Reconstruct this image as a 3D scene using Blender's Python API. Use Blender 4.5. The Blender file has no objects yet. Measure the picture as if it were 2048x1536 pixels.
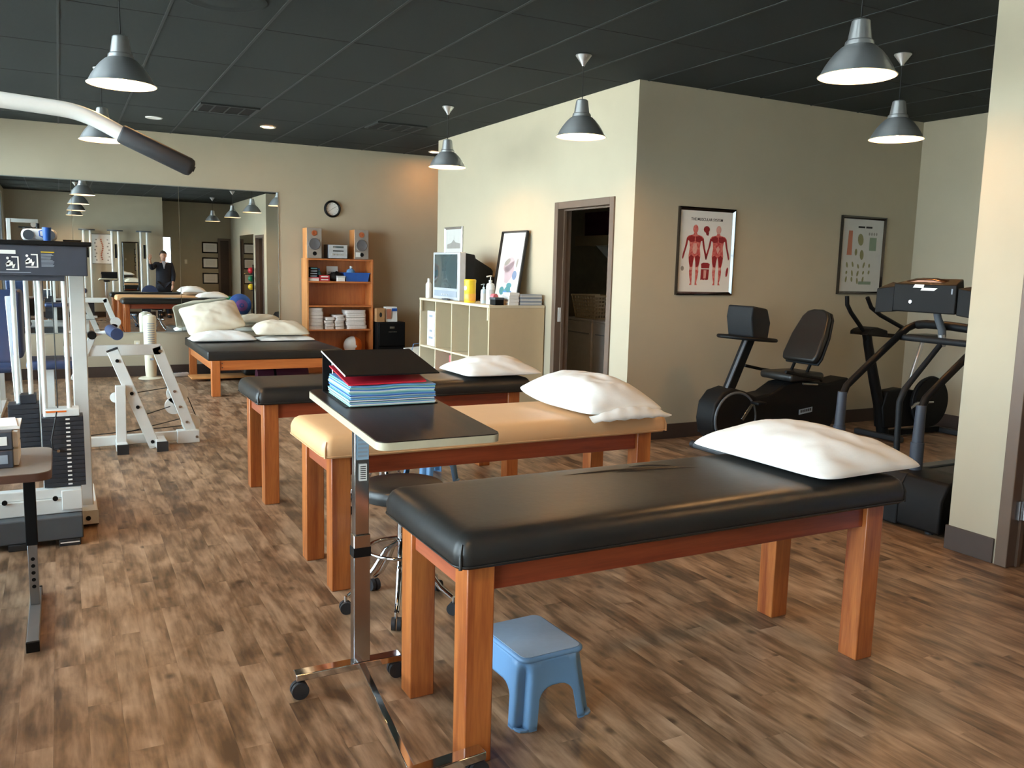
import bpy, bmesh, math, random
from mathutils import Vector, Matrix, noise

random.seed(7)
SC = bpy.context.scene
COL = SC.collection
PI = math.pi

# ---------------------------------------------------------------- camera
def camera_axes(yaw, pitch, roll):
    cy, sy, cp, sp = math.cos(yaw), math.sin(yaw), math.cos(pitch), math.sin(pitch)
    fwd = Vector((sy * cp, cy * cp, -sp))
    right = Vector((cy, -sy, 0))
    up = right.cross(fwd)
    c, s = math.cos(roll), math.sin(roll)
    return c * right + s * up, -s * right + c * up, fwd

CAM_POS = Vector((0, 0, 1.5))
FPX = 1710.74
RIGHT, UP, FWD = camera_axes(0.48581, 0.134931, 0.0247613)
cam_data = bpy.data.cameras.new('camera')
cam = bpy.data.objects.new('camera', cam_data)
COL.objects.link(cam)
cam_data.sensor_fit = 'HORIZONTAL'
cam_data.sensor_width = 36.0
cam_data.lens = FPX / 2048 * 36.0
cam_data.clip_start = 0.02
cam.matrix_world = Matrix(((RIGHT.x, UP.x, -FWD.x, CAM_POS.x), (RIGHT.y, UP.y, -FWD.y, CAM_POS.y),
                           (RIGHT.z, UP.z, -FWD.z, CAM_POS.z), (0, 0, 0, 1)))
SC.camera = cam

# ---------------------------------------------------------------- world, light, exposure
world = bpy.data.worlds.new('overcast_sky')
SC.world = world
world.use_nodes = True
bg = world.node_tree.nodes['Background']
bg.inputs['Color'].default_value = (0.82, 0.93, 1.04, 1)
bg.inputs['Strength'].default_value = 15.8
SC.view_settings.view_transform = 'Standard'
SC.view_settings.look = 'None'
SC.view_settings.gamma = 1.0
SC.view_settings.use_curve_mapping = False
SC.view_settings.exposure = 0.0
BULB = 300.0
sun_d = bpy.data.lights.new('sun', 'SUN'); sun_d.energy = 70.0; sun_d.angle = 0.01; sun_d.color = (1.0, 0.95, 0.88)
sun = bpy.data.objects.new('sun', sun_d); COL.objects.link(sun)
sun.rotation_euler = Vector((-0.55, 0.15, -0.82)).to_track_quat('-Z', 'Y').to_euler()

# room numbers (metres): x along the mirror wall, y away from the camera
XL, XS, XR = -1.12, 4.35, 7.93        # window wall, laundry/near wall face, alcove right wall
YF, YP, YE = 11.91, 6.09, 10.41       # mirror wall, poster wall, end of laundry block
YA, YB, YN = -0.45, -1.8, 2.96        # walls behind the camera, alcove's near side
HC = 3.08
def portal(name, loc, rot, sx, sy):
    d = bpy.data.lights.new(name, 'AREA'); d.shape = 'RECTANGLE'; d.size = sx; d.size_y = sy
    d.cycles.is_portal = True
    o = bpy.data.objects.new(name, d); o.location = loc; o.rotation_euler = rot; COL.objects.link(o)
portal('daylight_portal', (XL - 0.16, 7.36, 1.65), (0, -PI / 2, 0), 2.7, 9.0)
portal('daylight_portal', (XL - 0.16, 1.25, 1.65), (0, -PI / 2, 0), 2.7, 2.0)

# ---------------------------------------------------------------- materials
def s2l(c):
    c = c / 255.0
    return c / 12.92 if c <= 0.04045 else ((c + 0.055) / 1.055) ** 2.4
def rgb(r, g, b): return (s2l(r), s2l(g), s2l(b), 1)
MATS = {}
def mat(name, col, rough=0.5, metal=0.0, var=0.08, scale=12, bump=0.0, bscale=60, spec=0.5, emit=None, coat=0.0, stretch=None, col2=None):
    m = bpy.data.materials.new(name); m.use_nodes = True
    nt = m.node_tree; N = nt.nodes; L = nt.links
    b = N['Principled BSDF']
    b.inputs['Roughness'].default_value = rough
    b.inputs['Metallic'].default_value = metal
    b.inputs['Specular IOR Level'].default_value = spec
    b.inputs['Coat Weight'].default_value = coat
    tc = N.new('ShaderNodeTexCoord'); mp = N.new('ShaderNodeMapping')
    L.new(tc.outputs['Object'], mp.inputs['Vector'])
    if stretch: mp.inputs['Scale'].default_value = stretch
    nz = N.new('ShaderNodeTexNoise'); nz.inputs['Scale'].default_value = scale; nz.inputs['Detail'].default_value = 4
    L.new(mp.outputs['Vector'], nz.inputs['Vector'])
    rp = N.new('ShaderNodeValToRGB')
    rp.color_ramp.elements[0].position = 0.3; rp.color_ramp.elements[1].position = 0.7
    c2 = col2 if col2 else tuple(x * (1 - var) for x in col[:3]) + (1,)
    c1 = col if col2 else tuple(min(1, x * (1 + var * 0.5)) for x in col[:3]) + (1,)
    rp.color_ramp.elements[0].color = c2; rp.color_ramp.elements[1].color = c1
    L.new(nz.outputs['Fac'], rp.inputs['Fac']); L.new(rp.outputs['Color'], b.inputs['Base Color'])
    if bump:
        n2 = N.new('ShaderNodeTexNoise'); n2.inputs['Scale'].default_value = bscale; n2.inputs['Detail'].default_value = 3
        L.new(mp.outputs['Vector'], n2.inputs['Vector'])
        bp = N.new('ShaderNodeBump'); bp.inputs['Strength'].default_value = bump; bp.inputs['Distance'].default_value = 0.004
        L.new(n2.outputs['Fac'], bp.inputs['Height']); L.new(bp.outputs['Normal'], b.inputs['Normal'])
    if emit:
        b.inputs['Emission Color'].default_value = emit[0]; b.inputs['Emission Strength'].default_value = emit[1]
    MATS[name] = m
    return m

def wood(name, light, dark, axis, rough=0.35, ring=1.0, scale=7.0):
    """stained timber, grain running along the given local axis"""
    m = bpy.data.materials.new(name); m.use_nodes = True
    nt = m.node_tree; N = nt.nodes; L = nt.links; b = N['Principled BSDF']
    b.inputs['Roughness'].default_value = rough
    b.inputs['Coat Weight'].default_value = 0.25; b.inputs['Coat Roughness'].default_value = 0.2
    tc = N.new('ShaderNodeTexCoord'); oi = N.new('ShaderNodeObjectInfo')
    ad = N.new('ShaderNodeVectorMath'); ad.operation = 'ADD'
    mul = N.new('ShaderNodeMath'); mul.operation = 'MULTIPLY'; mul.inputs[1].default_value = 37.0
    L.new(oi.outputs['Random'], mul.inputs[0])
    L.new(tc.outputs['Object'], ad.inputs[0]); L.new(mul.outputs[0], ad.inputs[1])
    mp = N.new('ShaderNodeMapping'); s = [1.0, 1.0, 1.0]; s['xyz'.index(axis)] = 0.07
    mp.inputs['Scale'].default_value = s
    L.new(ad.outputs[0], mp.inputs['Vector'])
    n1 = N.new('ShaderNodeTexNoise'); n1.inputs['Scale'].default_value = scale * 3.5 * ring; n1.inputs['Detail'].default_value = 5; n1.inputs['Distortion'].default_value = 0.6
    n2 = N.new('ShaderNodeTexNoise'); n2.inputs['Scale'].default_value = scale * 22; n2.inputs['Detail'].default_value = 3
    L.new(mp.outputs[0], n1.inputs['Vector']); L.new(mp.outputs[0], n2.inputs['Vector'])
    mx = N.new('ShaderNodeMath'); mx.operation = 'MULTIPLY_ADD'; mx.inputs[1].default_value = 0.3; mx.inputs[2].default_value = 0.0
    L.new(n2.outputs['Fac'], mx.inputs[0])
    sm = N.new('ShaderNodeMath'); sm.operation = 'ADD'; L.new(n1.outputs['Fac'], sm.inputs[0]); L.new(mx.outputs[0], sm.inputs[1])
    rp = N.new('ShaderNodeValToRGB'); e = rp.color_ramp.elements
    e[0].position = 0.46; e[0].color = dark; e[1].position = 0.86; e[1].color = light
    L.new(sm.outputs[0], rp.inputs['Fac']); L.new(rp.outputs['Color'], b.inputs['Base Color'])
    MATS[name] = m
    return m

def floor_material(W, LN, X0):
    m = bpy.data.materials.new('vinyl_wood_plank'); m.use_nodes = True
    nt = m.node_tree; N = nt.nodes; L = nt.links; b = N['Principled BSDF']
    def math_(op, a, bb=None, c=None):
        n = N.new('ShaderNodeMath'); n.operation = op
        for i, v in enumerate((a, bb, c)):
            if v is None: continue
            if isinstance(v, (int, float)): n.inputs[i].default_value = v
            else: L.new(v, n.inputs[i])
        return n.outputs[0]
    g = N.new('ShaderNodeNewGeometry'); sp = N.new('ShaderNodeSeparateXYZ'); L.new(g.outputs['Position'], sp.inputs[0])
    i = math_('FLOOR', math_('DIVIDE', math_('SUBTRACT', sp.outputs[0], X0), W))
    off = math_('MULTIPLY', math_('FRACT', math_('MULTIPLY', math_('ADD', i, 100.0), 0.381)), LN)
    j = math_('FLOOR', math_('DIVIDE', math_('ADD', sp.outputs[1], off), LN))
    cv = N.new('ShaderNodeCombineXYZ'); L.new(i, cv.inputs[0]); L.new(j, cv.inputs[1])
    wn = N.new('ShaderNodeTexWhiteNoise'); wn.noise_dimensions = '3D'; L.new(cv.outputs[0], wn.inputs['Vector'])
    # grain coordinates, shifted per plank
    sh = N.new('ShaderNodeVectorMath'); sh.operation = 'SCALE'; L.new(wn.outputs['Color'], sh.inputs[0]); sh.inputs['Scale'].default_value = 20.0
    ad = N.new('ShaderNodeVectorMath'); ad.operation = 'ADD'; L.new(g.outputs['Position'], ad.inputs[0]); L.new(sh.outputs[0], ad.inputs[1])
    def noise_tex(scale, st, detail=5, dist=0.0):
        mp = N.new('ShaderNodeMapping'); mp.inputs['Scale'].default_value = st; L.new(ad.outputs[0], mp.inputs['Vector'])
        n = N.new('ShaderNodeTexNoise'); n.inputs['Scale'].default_value = scale; n.inputs['Detail'].default_value = detail; n.inputs['Distortion'].default_value = dist
        L.new(mp.outputs[0], n.inputs['Vector']); return n.outputs['Fac']
    big = noise_tex(6.5, (1.7, 0.6, 1), 10, 0.4)
    fine = noise_tex(42.0, (1.4, 0.14, 1), 5)
    knot_mp = N.new('ShaderNodeMapping'); knot_mp.inputs['Scale'].default_value = (8.0, 6.0, 1); L.new(ad.outputs[0], knot_mp.inputs['Vector'])
    vor = N.new('ShaderNodeTexVoronoi'); vor.inputs['Scale'].default_value = 1.0; L.new(knot_mp.outputs[0], vor.inputs['Vector'])
    vsep = N.new('ShaderNodeSeparateColor'); L.new(vor.outputs['Color'], vsep.inputs[0])
    gate = math_('GREATER_THAN', vsep.outputs[0], 0.6)
    kn = N.new('ShaderNodeMapRange'); kn.inputs[1].default_value = 0.06; kn.inputs[2].default_value = 0.2; kn.inputs[3].default_value = 1; kn.inputs[4].default_value = 0
    L.new(vor.outputs['Distance'], kn.inputs[0])
    knot = math_('MULTIPLY', kn.outputs[0], gate)
    tone = math_('ADD', math_('MULTIPLY', wn.outputs['Value'], 0.1), math_('MULTIPLY', big, 0.95))
    tone = math_('ADD', tone, math_('MULTIPLY', fine, 0.4))
    rp = N.new('ShaderNodeValToRGB'); e = rp.color_ramp.elements
    e[0].position = 0.52; e[0].color = rgb(80, 60, 44); e[1].position = 1.0; e[1].color = rgb(186, 156, 127)
    k = e.new(0.66); k.color = rgb(120, 93, 69)
    k = e.new(0.79); k.color = rgb(153, 123, 96)
    L.new(tone, rp.inputs['Fac'])
    mx = N.new('ShaderNodeMix'); mx.data_type = 'RGBA'
    L.new(math_('MULTIPLY', knot, 0.85), mx.inputs['Factor']); L.new(rp.outputs['Color'], mx.inputs['A']); mx.inputs['B'].default_value = rgb(52, 36, 26)
    L.new(mx.outputs['Result'], b.inputs['Base Color'])
    rr = N.new('ShaderNodeMapRange'); rr.inputs[3].default_value = 0.32; rr.inputs[4].default_value = 0.5; L.new(big, rr.inputs[0])
    L.new(rr.outputs[0], b.inputs['Roughness'])
    bp = N.new('ShaderNodeBump'); bp.inputs['Strength'].default_value = 0.12; bp.inputs['Distance'].default_value = 0.002
    L.new(fine, bp.inputs['Height']); L.new(bp.outputs['Normal'], b.inputs['Normal'])
    MATS['floor'] = m
    return m

def glass_mat(name, tint=(0.9, 0.95, 0.95, 1), gloss=0.08):
    m = bpy.data.materials.new(name); m.use_nodes = True
    nt = m.node_tree; N = nt.nodes; L = nt.links
    for n in list(N): N.remove(n)
    o = N.new('ShaderNodeOutputMaterial'); t = N.new('ShaderNodeBsdfTransparent'); t.inputs[0].default_value = tint
    gl = N.new('ShaderNodeBsdfGlossy'); gl.inputs['Roughness'].default_value = 0.02
    fr = N.new('ShaderNodeFresnel'); fr.inputs[0].default_value = 1.45
    mx = N.new('ShaderNodeMixShader'); L.new(fr.outputs[0], mx.inputs[0]); L.new(t.outputs[0], mx.inputs[1]); L.new(gl.outputs[0], mx.inputs[2])
    L.new(mx.outputs[0], o.inputs[0]); MATS[name] = m
    return m

WALL = rgb(186, 176, 153)
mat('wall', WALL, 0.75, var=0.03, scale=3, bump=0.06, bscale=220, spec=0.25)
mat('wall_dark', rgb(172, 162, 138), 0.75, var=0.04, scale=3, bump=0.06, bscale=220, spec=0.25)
mat('ceiling_tile', rgb(35, 41, 40), 0.85, var=0.12, scale=90, bump=0.25, bscale=350, spec=0.3)
mat('ceiling_grid', rgb(36, 42, 41), 0.7, var=0.05)
mat('ceiling_void', rgb(20, 20, 20), 0.9)
mat('vent_black', rgb(34, 36, 36), 0.6)
mat('baseboard', rgb(72, 60, 54), 0.45, var=0.06)
mat('door_frame', rgb(104, 86, 72), 0.45, var=0.05)
mat('door_leaf', rgb(58, 42, 34), 0.45, var=0.1)
mat('dark_room', rgb(214, 208, 190), 0.8)
mat('frame_matte', rgb(26, 22, 20), 0.5)
mat('amber', rgb(244, 178, 70), 0.4)
mat('subfloor', rgb(86, 66, 50), 0.9)
mat('concrete', rgb(185, 183, 178), 0.9, var=0.1)
mat('alu_frame', rgb(150, 152, 154), 0.35, 0.8, var=0.04)
glass_mat('glass')
mat('mirror', (0.86, 0.89, 0.88, 1), 0.004, 1.0, var=0.0)
mat('mirror_edge', rgb(205, 210, 205), 0.25, 0.6)
mat('aluminium', rgb(200, 202, 204), 0.34, 0.78, var=0.05, scale=3)
mat('alu_bright', rgb(216, 217, 218), 0.3, 0.8, var=0.04)
for nm in ('aluminium', 'alu_bright'):
    nt = MATS[nm].node_tree; tg = nt.nodes.new('ShaderNodeTangent'); tg.direction_type = 'RADIAL'; tg.axis = 'Z'
    pb = nt.nodes['Principled BSDF']; pb.inputs['Anisotropic'].default_value = 0.85; pb.inputs['Anisotropic Rotation'].default_value = 0.25; nt.links.new(tg.outputs[0], pb.inputs['Tangent'])
mat('enamel', rgb(245, 242, 232), 0.4, var=0.02)
mat('bulb', rgb(255, 250, 240), 0.3, emit=((1.0, 0.52, 0.19, 1), BULB))
mat('bulb_warm', rgb(255, 240, 220), 0.3, emit=((1.0, 0.45, 0.15, 1), 170.0))
mat('black_cord', rgb(18, 18, 18), 0.6)
wood('cedar_leg', rgb(196, 118, 58), rgb(138, 66, 30), 'z', ring=0.55)
wood('cedar_rail', rgb(158, 74, 42), rgb(112, 46, 28), 'x', ring=0.55)
wood('cedar_end', rgb(178, 98, 66), rgb(140, 68, 46), 'y', ring=0.55)
wood('maple_x', rgb(206, 126, 66), rgb(178, 98, 48), 'x', ring=0.6)
wood('maple_y', rgb(206, 126, 66), rgb(178, 98, 48), 'y', ring=0.6)
wood('maple_z', rgb(206, 126, 66), rgb(178, 98, 48), 'z', ring=0.6)
wood('pine_x', rgb(222, 156, 94), rgb(200, 128, 68), 'x', ring=0.6)
wood('pine_z', rgb(222, 156, 94), rgb(200, 128, 68), 'z', ring=0.6)
wood('dark_laminate', rgb(52, 40, 33), rgb(27, 22, 20), 'y', rough=0.36)
MATS['dark_laminate'].node_tree.nodes['Principled BSDF'].inputs['Coat Weight'].default_value = 0.0
MATS['dark_laminate'].node_tree.nodes['Principled BSDF'].inputs['Specular IOR Level'].default_value = 0.28
mat('black_vinyl', rgb(32, 32, 31), 0.4, var=0.2, scale=5, bump=0.12, bscale=40)
mat('tan_vinyl', rgb(222, 176, 128), 0.42, var=0.04, scale=5, bump=0.1, bscale=40)
mat('blue_vinyl', rgb(52, 68, 104), 0.42, var=0.05, scale=5, bump=0.1, bscale=40)
mat('pillow_white', rgb(238, 236, 230), 0.85, var=0.03, scale=8, bump=0.25, bscale=26, spec=0.2)
mat('pillow_cream', rgb(232, 222, 200), 0.85, var=0.04, scale=8, bump=0.25, bscale=26, spec=0.2)
mat('towel', rgb(232, 222, 214), 0.95, var=0.08, scale=60, bump=0.5, bscale=160, spec=0.1)
mat('chrome', rgb(215, 216, 218), 0.08, 1.0, var=0.02)
mat('steel', rgb(190, 192, 194), 0.22, 1.0, var=0.04)
mat('rubber', rgb(38, 40, 44), 0.6)
mat('black_plastic', rgb(16, 17, 18), 0.55, var=0.15, spec=0.18)
mat('grey_plastic', rgb(78, 84, 90), 0.5, var=0.08)
mat('charcoal', rgb(28, 31, 34), 0.55, var=0.1, spec=0.2)
mat('brown_edge', rgb(92, 66, 56), 0.4, var=0.1)
mat('brown_laminate', rgb(132, 122, 112), 0.4, var=0.08, scale=6)
mat('slate_plastic', rgb(58, 64, 76), 0.5, var=0.08)
mat('white_steel', rgb(228, 230, 226), 0.3, var=0.03, coat=0.2)
mat('white_plastic', rgb(236, 236, 232), 0.35, var=0.02)
mat('ivory_plastic', rgb(228, 220, 196), 0.4, var=0.03)
mat('plate_iron', rgb(40, 43, 50), 0.5, var=0.15, scale=30)
mat('stool_blue', rgb(106, 148, 190), 0.4, var=0.03, spec=0.4)
mat('stool_top', rgb(140, 164, 186), 0.55, var=0.04, scale=40)
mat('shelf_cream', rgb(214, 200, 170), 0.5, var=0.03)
mat('shelf_side_shaded', rgb(196, 176, 142), 0.5, var=0.03)  # shelf cream with the near end's shade put into the colour
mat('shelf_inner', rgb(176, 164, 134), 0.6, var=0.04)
mat('red', rgb(196, 34, 52), 0.45)
mat('pink', rgb(222, 110, 120), 0.5)
mat('blue', rgb(38, 92, 178), 0.4)
mat('sky_blue', rgb(110, 160, 214), 0.4)
mat('teal', rgb(96, 158, 168), 0.45)
mat('mint', rgb(160, 200, 190), 0.5)
mat('yellow', rgb(246, 206, 40), 0.4)
mat('orange', rgb(226, 112, 34), 0.4)
mat('green', rgb(18, 122, 84), 0.35)
mat('purple', rgb(140, 96, 176), 0.4)
mat('magenta_dark', rgb(92, 34, 60), 0.7)
mat('paper', rgb(240, 238, 232), 0.7, var=0.02)
mat('paper_grey', rgb(206, 205, 200), 0.7, var=0.03)
mat('ink', rgb(36, 34, 32), 0.7)
mat('ink_grey', rgb(150, 146, 140), 0.7)
mat('ink_light', rgb(196, 192, 188), 0.7)
mat('muscle_red', rgb(190, 52, 56), 0.6, var=0.3, scale=40, col2=rgb(226, 140, 130))
mat('muscle_deep', rgb(150, 30, 38), 0.6, var=0.2, scale=50)
mat('muscle_pale', rgb(224, 170, 160), 0.6, var=0.1, scale=50)
mat('ink_olive', rgb(140, 138, 96), 0.7)
mat('ink_rust', rgb(188, 118, 92), 0.7)
mat('ink_sage', rgb(132, 150, 128), 0.7)
mat('ink_mauve', rgb(190, 170, 176), 0.7)
mat('ink_slate', rgb(120, 138, 168), 0.7)
mat('frame_black', rgb(24, 18, 15), 0.1, var=0.1, coat=1.0, spec=0.8)
mat('frame_silver', rgb(206, 204, 198), 0.25, 0.7)
mat('screen', rgb(70, 84, 86), 0.06, var=0.02, coat=0.6)
mat('tv_silver', rgb(198, 202, 206), 0.35, 0.2)
mat('speaker_cone', rgb(104, 104, 108), 0.5)
mat('speaker_face', rgb(158, 148, 138), 0.5)
mat('copper', rgb(206, 120, 84), 0.3, 0.9)
mat('label_grey', rgb(150, 160, 172), 0.6)
mat('sticker_blue', rgb(150, 178, 198), 0.5)
mat('edge_band', rgb(178, 172, 148), 0.4)
mat('basket', rgb(206, 190, 160), 0.6)
mat('appliance', rgb(214, 214, 212), 0.35)
mat('skin', rgb(206, 158, 132), 0.55, var=0.05)
mat('hair', rgb(66, 50, 40), 0.6, var=0.2, scale=60)
mat('suit', rgb(24, 28, 40), 0.8)
mat('shirt', rgb(170, 178, 190), 0.8)
mat('shoe', rgb(22, 20, 20), 0.4)
mat('bronze_gloss', rgb(96, 62, 44), 0.2, 0.7)
mat('cardboard', rgb(176, 132, 88), 0.8)
mat('water_tint', rgb(190, 206, 214), 0.2)

# ---------------------------------------------------------------- mesh helpers
def frame_of(d):
    d = d.normalized()
    a = Vector((0, 0, 1)) if abs(d.z) < 0.9 else Vector((1, 0, 0))
    u = d.cross(a).normalized()
    return u, u.cross(d).normalized()

class MB:
    def __init__(s): s.v = []; s.f = []
    def add(s, vs, fs):
        o = len(s.v); s.v += [tuple(v) for v in vs]; s.f += [tuple(o + i for i in f) for f in fs]; return s
    def box(s, x0, x1, y0, y1, z0, z1):
        return s.add([(x0, y0, z0), (x1, y0, z0), (x1, y1, z0), (x0, y1, z0), (x0, y0, z1), (x1, y0, z1), (x1, y1, z1), (x0, y1, z1)],
                     [(0, 3, 2, 1), (4, 5, 6, 7), (0, 1, 5, 4), (1, 2, 6, 5), (2, 3, 7, 6), (3, 0, 4, 7)])
    def cbox(s, c, sz, M=None):
        h = [k / 2 for k in sz]; vs = []
        for z in (-1, 1):
            for x, y in ((-1, -1), (1, -1), (1, 1), (-1, 1)):
                p = Vector((x * h[0], y * h[1], z * h[2]))
                if M is not None: p = M @ p
                vs.append(Vector(c) + p)
        return s.add(vs, [(0, 3, 2, 1), (4, 5, 6, 7), (0, 1, 5, 4), (1, 2, 6, 5), (2, 3, 7, 6), (3, 0, 4, 7)])
    def beam(s, a, b, w, h, side=(0, 1, 0)):
        """rectangular bar a->b; w measured along side, h across"""
        a = Vector(a); b = Vector(b); d = (b - a).normalized(); u = Vector(side); u = (u - d * u.dot(d)).normalized(); v = d.cross(u)
        vs = []
        for p in (a, b):
            for i, j in ((-1, -1), (1, -1), (1, 1), (-1, 1)): vs.append(p + u * (i * w / 2) + v * (j * h / 2))
        return s.add(vs, [(0, 3, 2, 1), (4, 5, 6, 7), (0, 1, 5, 4), (1, 2, 6, 5), (2, 3, 7, 6), (3, 0, 4, 7)])
    def cyl(s, a, b, r, r2=None, n=16, cap=True):
        a = Vector(a); b = Vector(b); r2 = r if r2 is None else r2; u, w = frame_of(b - a); vs = []
        for p, q in ((a, r), (b, r2)):
            for k in range(n):
                t = 2 * PI * k / n; vs.append(p + u * (q * math.cos(t)) + w * (q * math.sin(t)))
        fs = [(k, (k + 1) % n, n + (k + 1) % n, n + k) for k in range(n)]
        if cap: fs += [tuple(range(n - 1, -1, -1)), tuple(range(n, 2 * n))]
        return s.add(vs, fs)
    def tube(s, pts, r, n=10, closed=False, cap=True):
        pts = [Vector(p) for p in pts]; m = len(pts); rr = r if isinstance(r, (list, tuple)) else [r] * m
        T = []
        for i in range(m):
            if closed: t = pts[(i + 1) % m] - pts[i - 1]
            else: t = pts[min(i + 1, m - 1)] - pts[max(i - 1, 0)]
            T.append(t.normalized())
        u, _ = frame_of(T[0]); vs = []
        for i in range(m):
            u = (u - T[i] * u.dot(T[i])).normalized(); w = T[i].cross(u)
            for k in range(n):
                t = 2 * PI * k / n; vs.append(pts[i] + u * (rr[i] * math.cos(t)) + w * (rr[i] * math.sin(t)))
        fs = []
        for i in range(m if closed else m - 1):
            j = (i + 1) % m
            for k in range(n): fs.append((i * n + k, i * n + (k + 1) % n, j * n + (k + 1) % n, j * n + k))
        if cap and not closed: fs += [tuple(range(n - 1, -1, -1)), tuple(range((m - 1) * n, m * n))]
        return s.add(vs, fs)
    def lathe(s, prof, n=24, c=(0, 0, 0), M=None):
        vs = []; fs = []; c = Vector(c); m = len(prof)
        for r, z in prof:
            for k in range(n):
                t = 2 * PI * k / n; p = Vector((max(r, 1e-5) * math.cos(t), max(r, 1e-5) * math.sin(t), z))
                if M is not None: p = M @ p
                vs.append(c + p)
        for i in range(m - 1):
            for k in range(n): fs.append((i * n + k, i * n + (k + 1) % n, (i + 1) * n + (k + 1) % n, (i + 1) * n + k))
        return s.add(vs, fs)
    def ball(s, c, r, n=20, m=12, rz=None):
        rx, ry, rzz = (r, r, r) if not isinstance(r, (tuple, list)) else r
        vs = [Vector(c) + Vector((0, 0, -rzz))]; fs = []
        for i in range(1, m):
            ph = -PI / 2 + PI * i / m
            for k in range(n):
                t = 2 * PI * k / n; vs.append(Vector(c) + Vector((rx * math.cos(ph) * math.cos(t), ry * math.cos(ph) * math.sin(t), rzz * math.sin(ph))))
        vs.append(Vector(c) + Vector((0, 0, rzz)))
        for k in range(n):
            fs.append((0, 1 + (k + 1) % n, 1 + k))
            fs.append((len(vs) - 1, 1 + (m - 2) * n + k, 1 + (m - 2) * n + (k + 1) % n))
        for i in range(m - 2):
            for k in range(n): fs.append((1 + i * n + k, 1 + i * n + (k + 1) % n, 1 + (i + 1) * n + (k + 1) % n, 1 + (i + 1) * n + k))
        return s.add(vs, fs)
    def prism(s, poly, o, u, v, d):
        """polygon in the plane o + a*u + b*v, extruded by vector d"""
        o, u, v, d = Vector(o), Vector(u), Vector(v), Vector(d); n = len(poly)
        base = [o + u * a + v * b for a, b in poly]
        vs = base + [p + d for p in base]
        fs = [tuple(range(n - 1, -1, -1)), tuple(range(n, 2 * n))] + [(k, (k + 1) % n, n + (k + 1) % n, n + k) for k in range(n)]
        return s.add(vs, fs)
    def rbox(s, x0, x1, y0, y1, z0, z1, r, seg=4):
        bm = bmesh.new(); bmesh.ops.create_cube(bm, size=1.0)
        for v in bm.verts: v.co = ((x0 + x1) / 2 + v.co.x * (x1 - x0), (y0 + y1) / 2 + v.co.y * (y1 - y0), (z0 + z1) / 2 + v.co.z * (z1 - z0))
        bmesh.ops.bevel(bm, geom=list(bm.edges), offset=r, segments=seg, affect='EDGES', profile=0.5)
        bm.verts.index_update()
        s.add([v.co.copy() for v in bm.verts], [[v.index for v in f.verts] for f in bm.faces]); bm.free(); return s
    def move(s, M):
        s.v = [tuple(M @ Vector(v)) for v in s.v]; return s
    def mesh(s, name):
        me = bpy.data.meshes.new(name); me.from_pydata(s.v, [], s.f); me.validate()
        bm = bmesh.new(); bm.from_mesh(me); bmesh.ops.recalc_face_normals(bm, faces=bm.faces); bm.to_mesh(me); bm.free()
        return me
    def build(s, name, m, parent=None, smooth=None, bevel=0.0, seg=2, world=False, label=None):
        me = s.mesh(name)
        o = bpy.data.objects.new(name, me); COL.objects.link(o)
        if parent is not None:
            o.parent = parent
            if world:
                t = parent
                while t.parent is not None: t = t.parent
                me.transform(t.matrix_basis.inverted())
        if m: me.materials.append(MATS[m])
        if smooth is not None:
            me.polygons.foreach_set('use_smooth', [True] * len(me.polygons)); me.set_sharp_from_angle(angle=math.radians(smooth))
        if bevel:
            b = o.modifiers.new('bevel', 'BEVEL'); b.width = bevel; b.segments = seg; b.limit_method = 'ANGLE'; b.angle_limit = math.radians(40); b.harden_normals = False
            if smooth is None: me.polygons.foreach_set('use_smooth', [True] * len(me.polygons)); me.set_sharp_from_angle(angle=math.radians(35))
        if label: o['label'] = label
        return o

def tag(o, label, cat, group=None):
    o['label'] = label; o['category'] = cat
    if group: o['group'] = group
    return o
def thing(name, label, cat, loc=(0, 0, 0), rz=0.0, group=None):
    o = bpy.data.objects.new(name, None); COL.objects.link(o)
    o.empty_display_size = 0.1
    o.matrix_basis = Matrix.Translation(Vector(loc)) @ Matrix.Rotation(rz, 4, 'Z')
    return tag(o, label, cat, group)
def struct(o): o['kind'] = 'structure'; return o
def dup(root, loc, rz=None, label=None, group=None):
    def cp(o, par):
        c = o.copy(); COL.objects.link(c); c.parent = par
        for ch in list(o.children): cp(ch, c)
        return c
    kids = list(root.children)
    r = root.copy(); COL.objects.link(r)
    for k in kids: cp(k, r)
    ang = rz if rz is not None else root.rotation_euler.z
    r.matrix_basis = Matrix.Translation(Vector(loc)) @ Matrix.Rotation(ang, 4, 'Z')
    if label: r['label'] = label
    if group: r['group'] = group
    return r
def text_part(body, size, mname, parent, loc, rx=PI / 2, name='lettering', bold=0.0, sx=1.0):
    cu = bpy.data.curves.new('txt', 'FONT'); cu.body = body; cu.size = size; cu.align_x = 'CENTER'; cu.extrude = 0.0004; cu.offset = bold
    t = bpy.data.objects.new('txt', cu); COL.objects.link(t)
    dg = bpy.context.evaluated_depsgraph_get()
    me = bpy.data.meshes.new_from_object(t.evaluated_get(dg)); me.name = name
    bpy.data.objects.remove(t)
    me.transform(Matrix.Translation(Vector(loc)) @ Matrix.Rotation(rx, 4, 'X') @ Matrix.Diagonal((sx, 1, 1, 1)))
    me.materials.clear(); me.materials.append(MATS[mname])
    o = bpy.data.objects.new(name, me); COL.objects.link(o); o.parent = parent
    return o

# ================================================================ THE ROOM
T = 0.13
def wall(name, x0, x1, y0, y1, z0, z1, m='wall'):
    return struct(MB().box(x0, x1, y0, y1, z0, z1).build(name, m))

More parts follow.
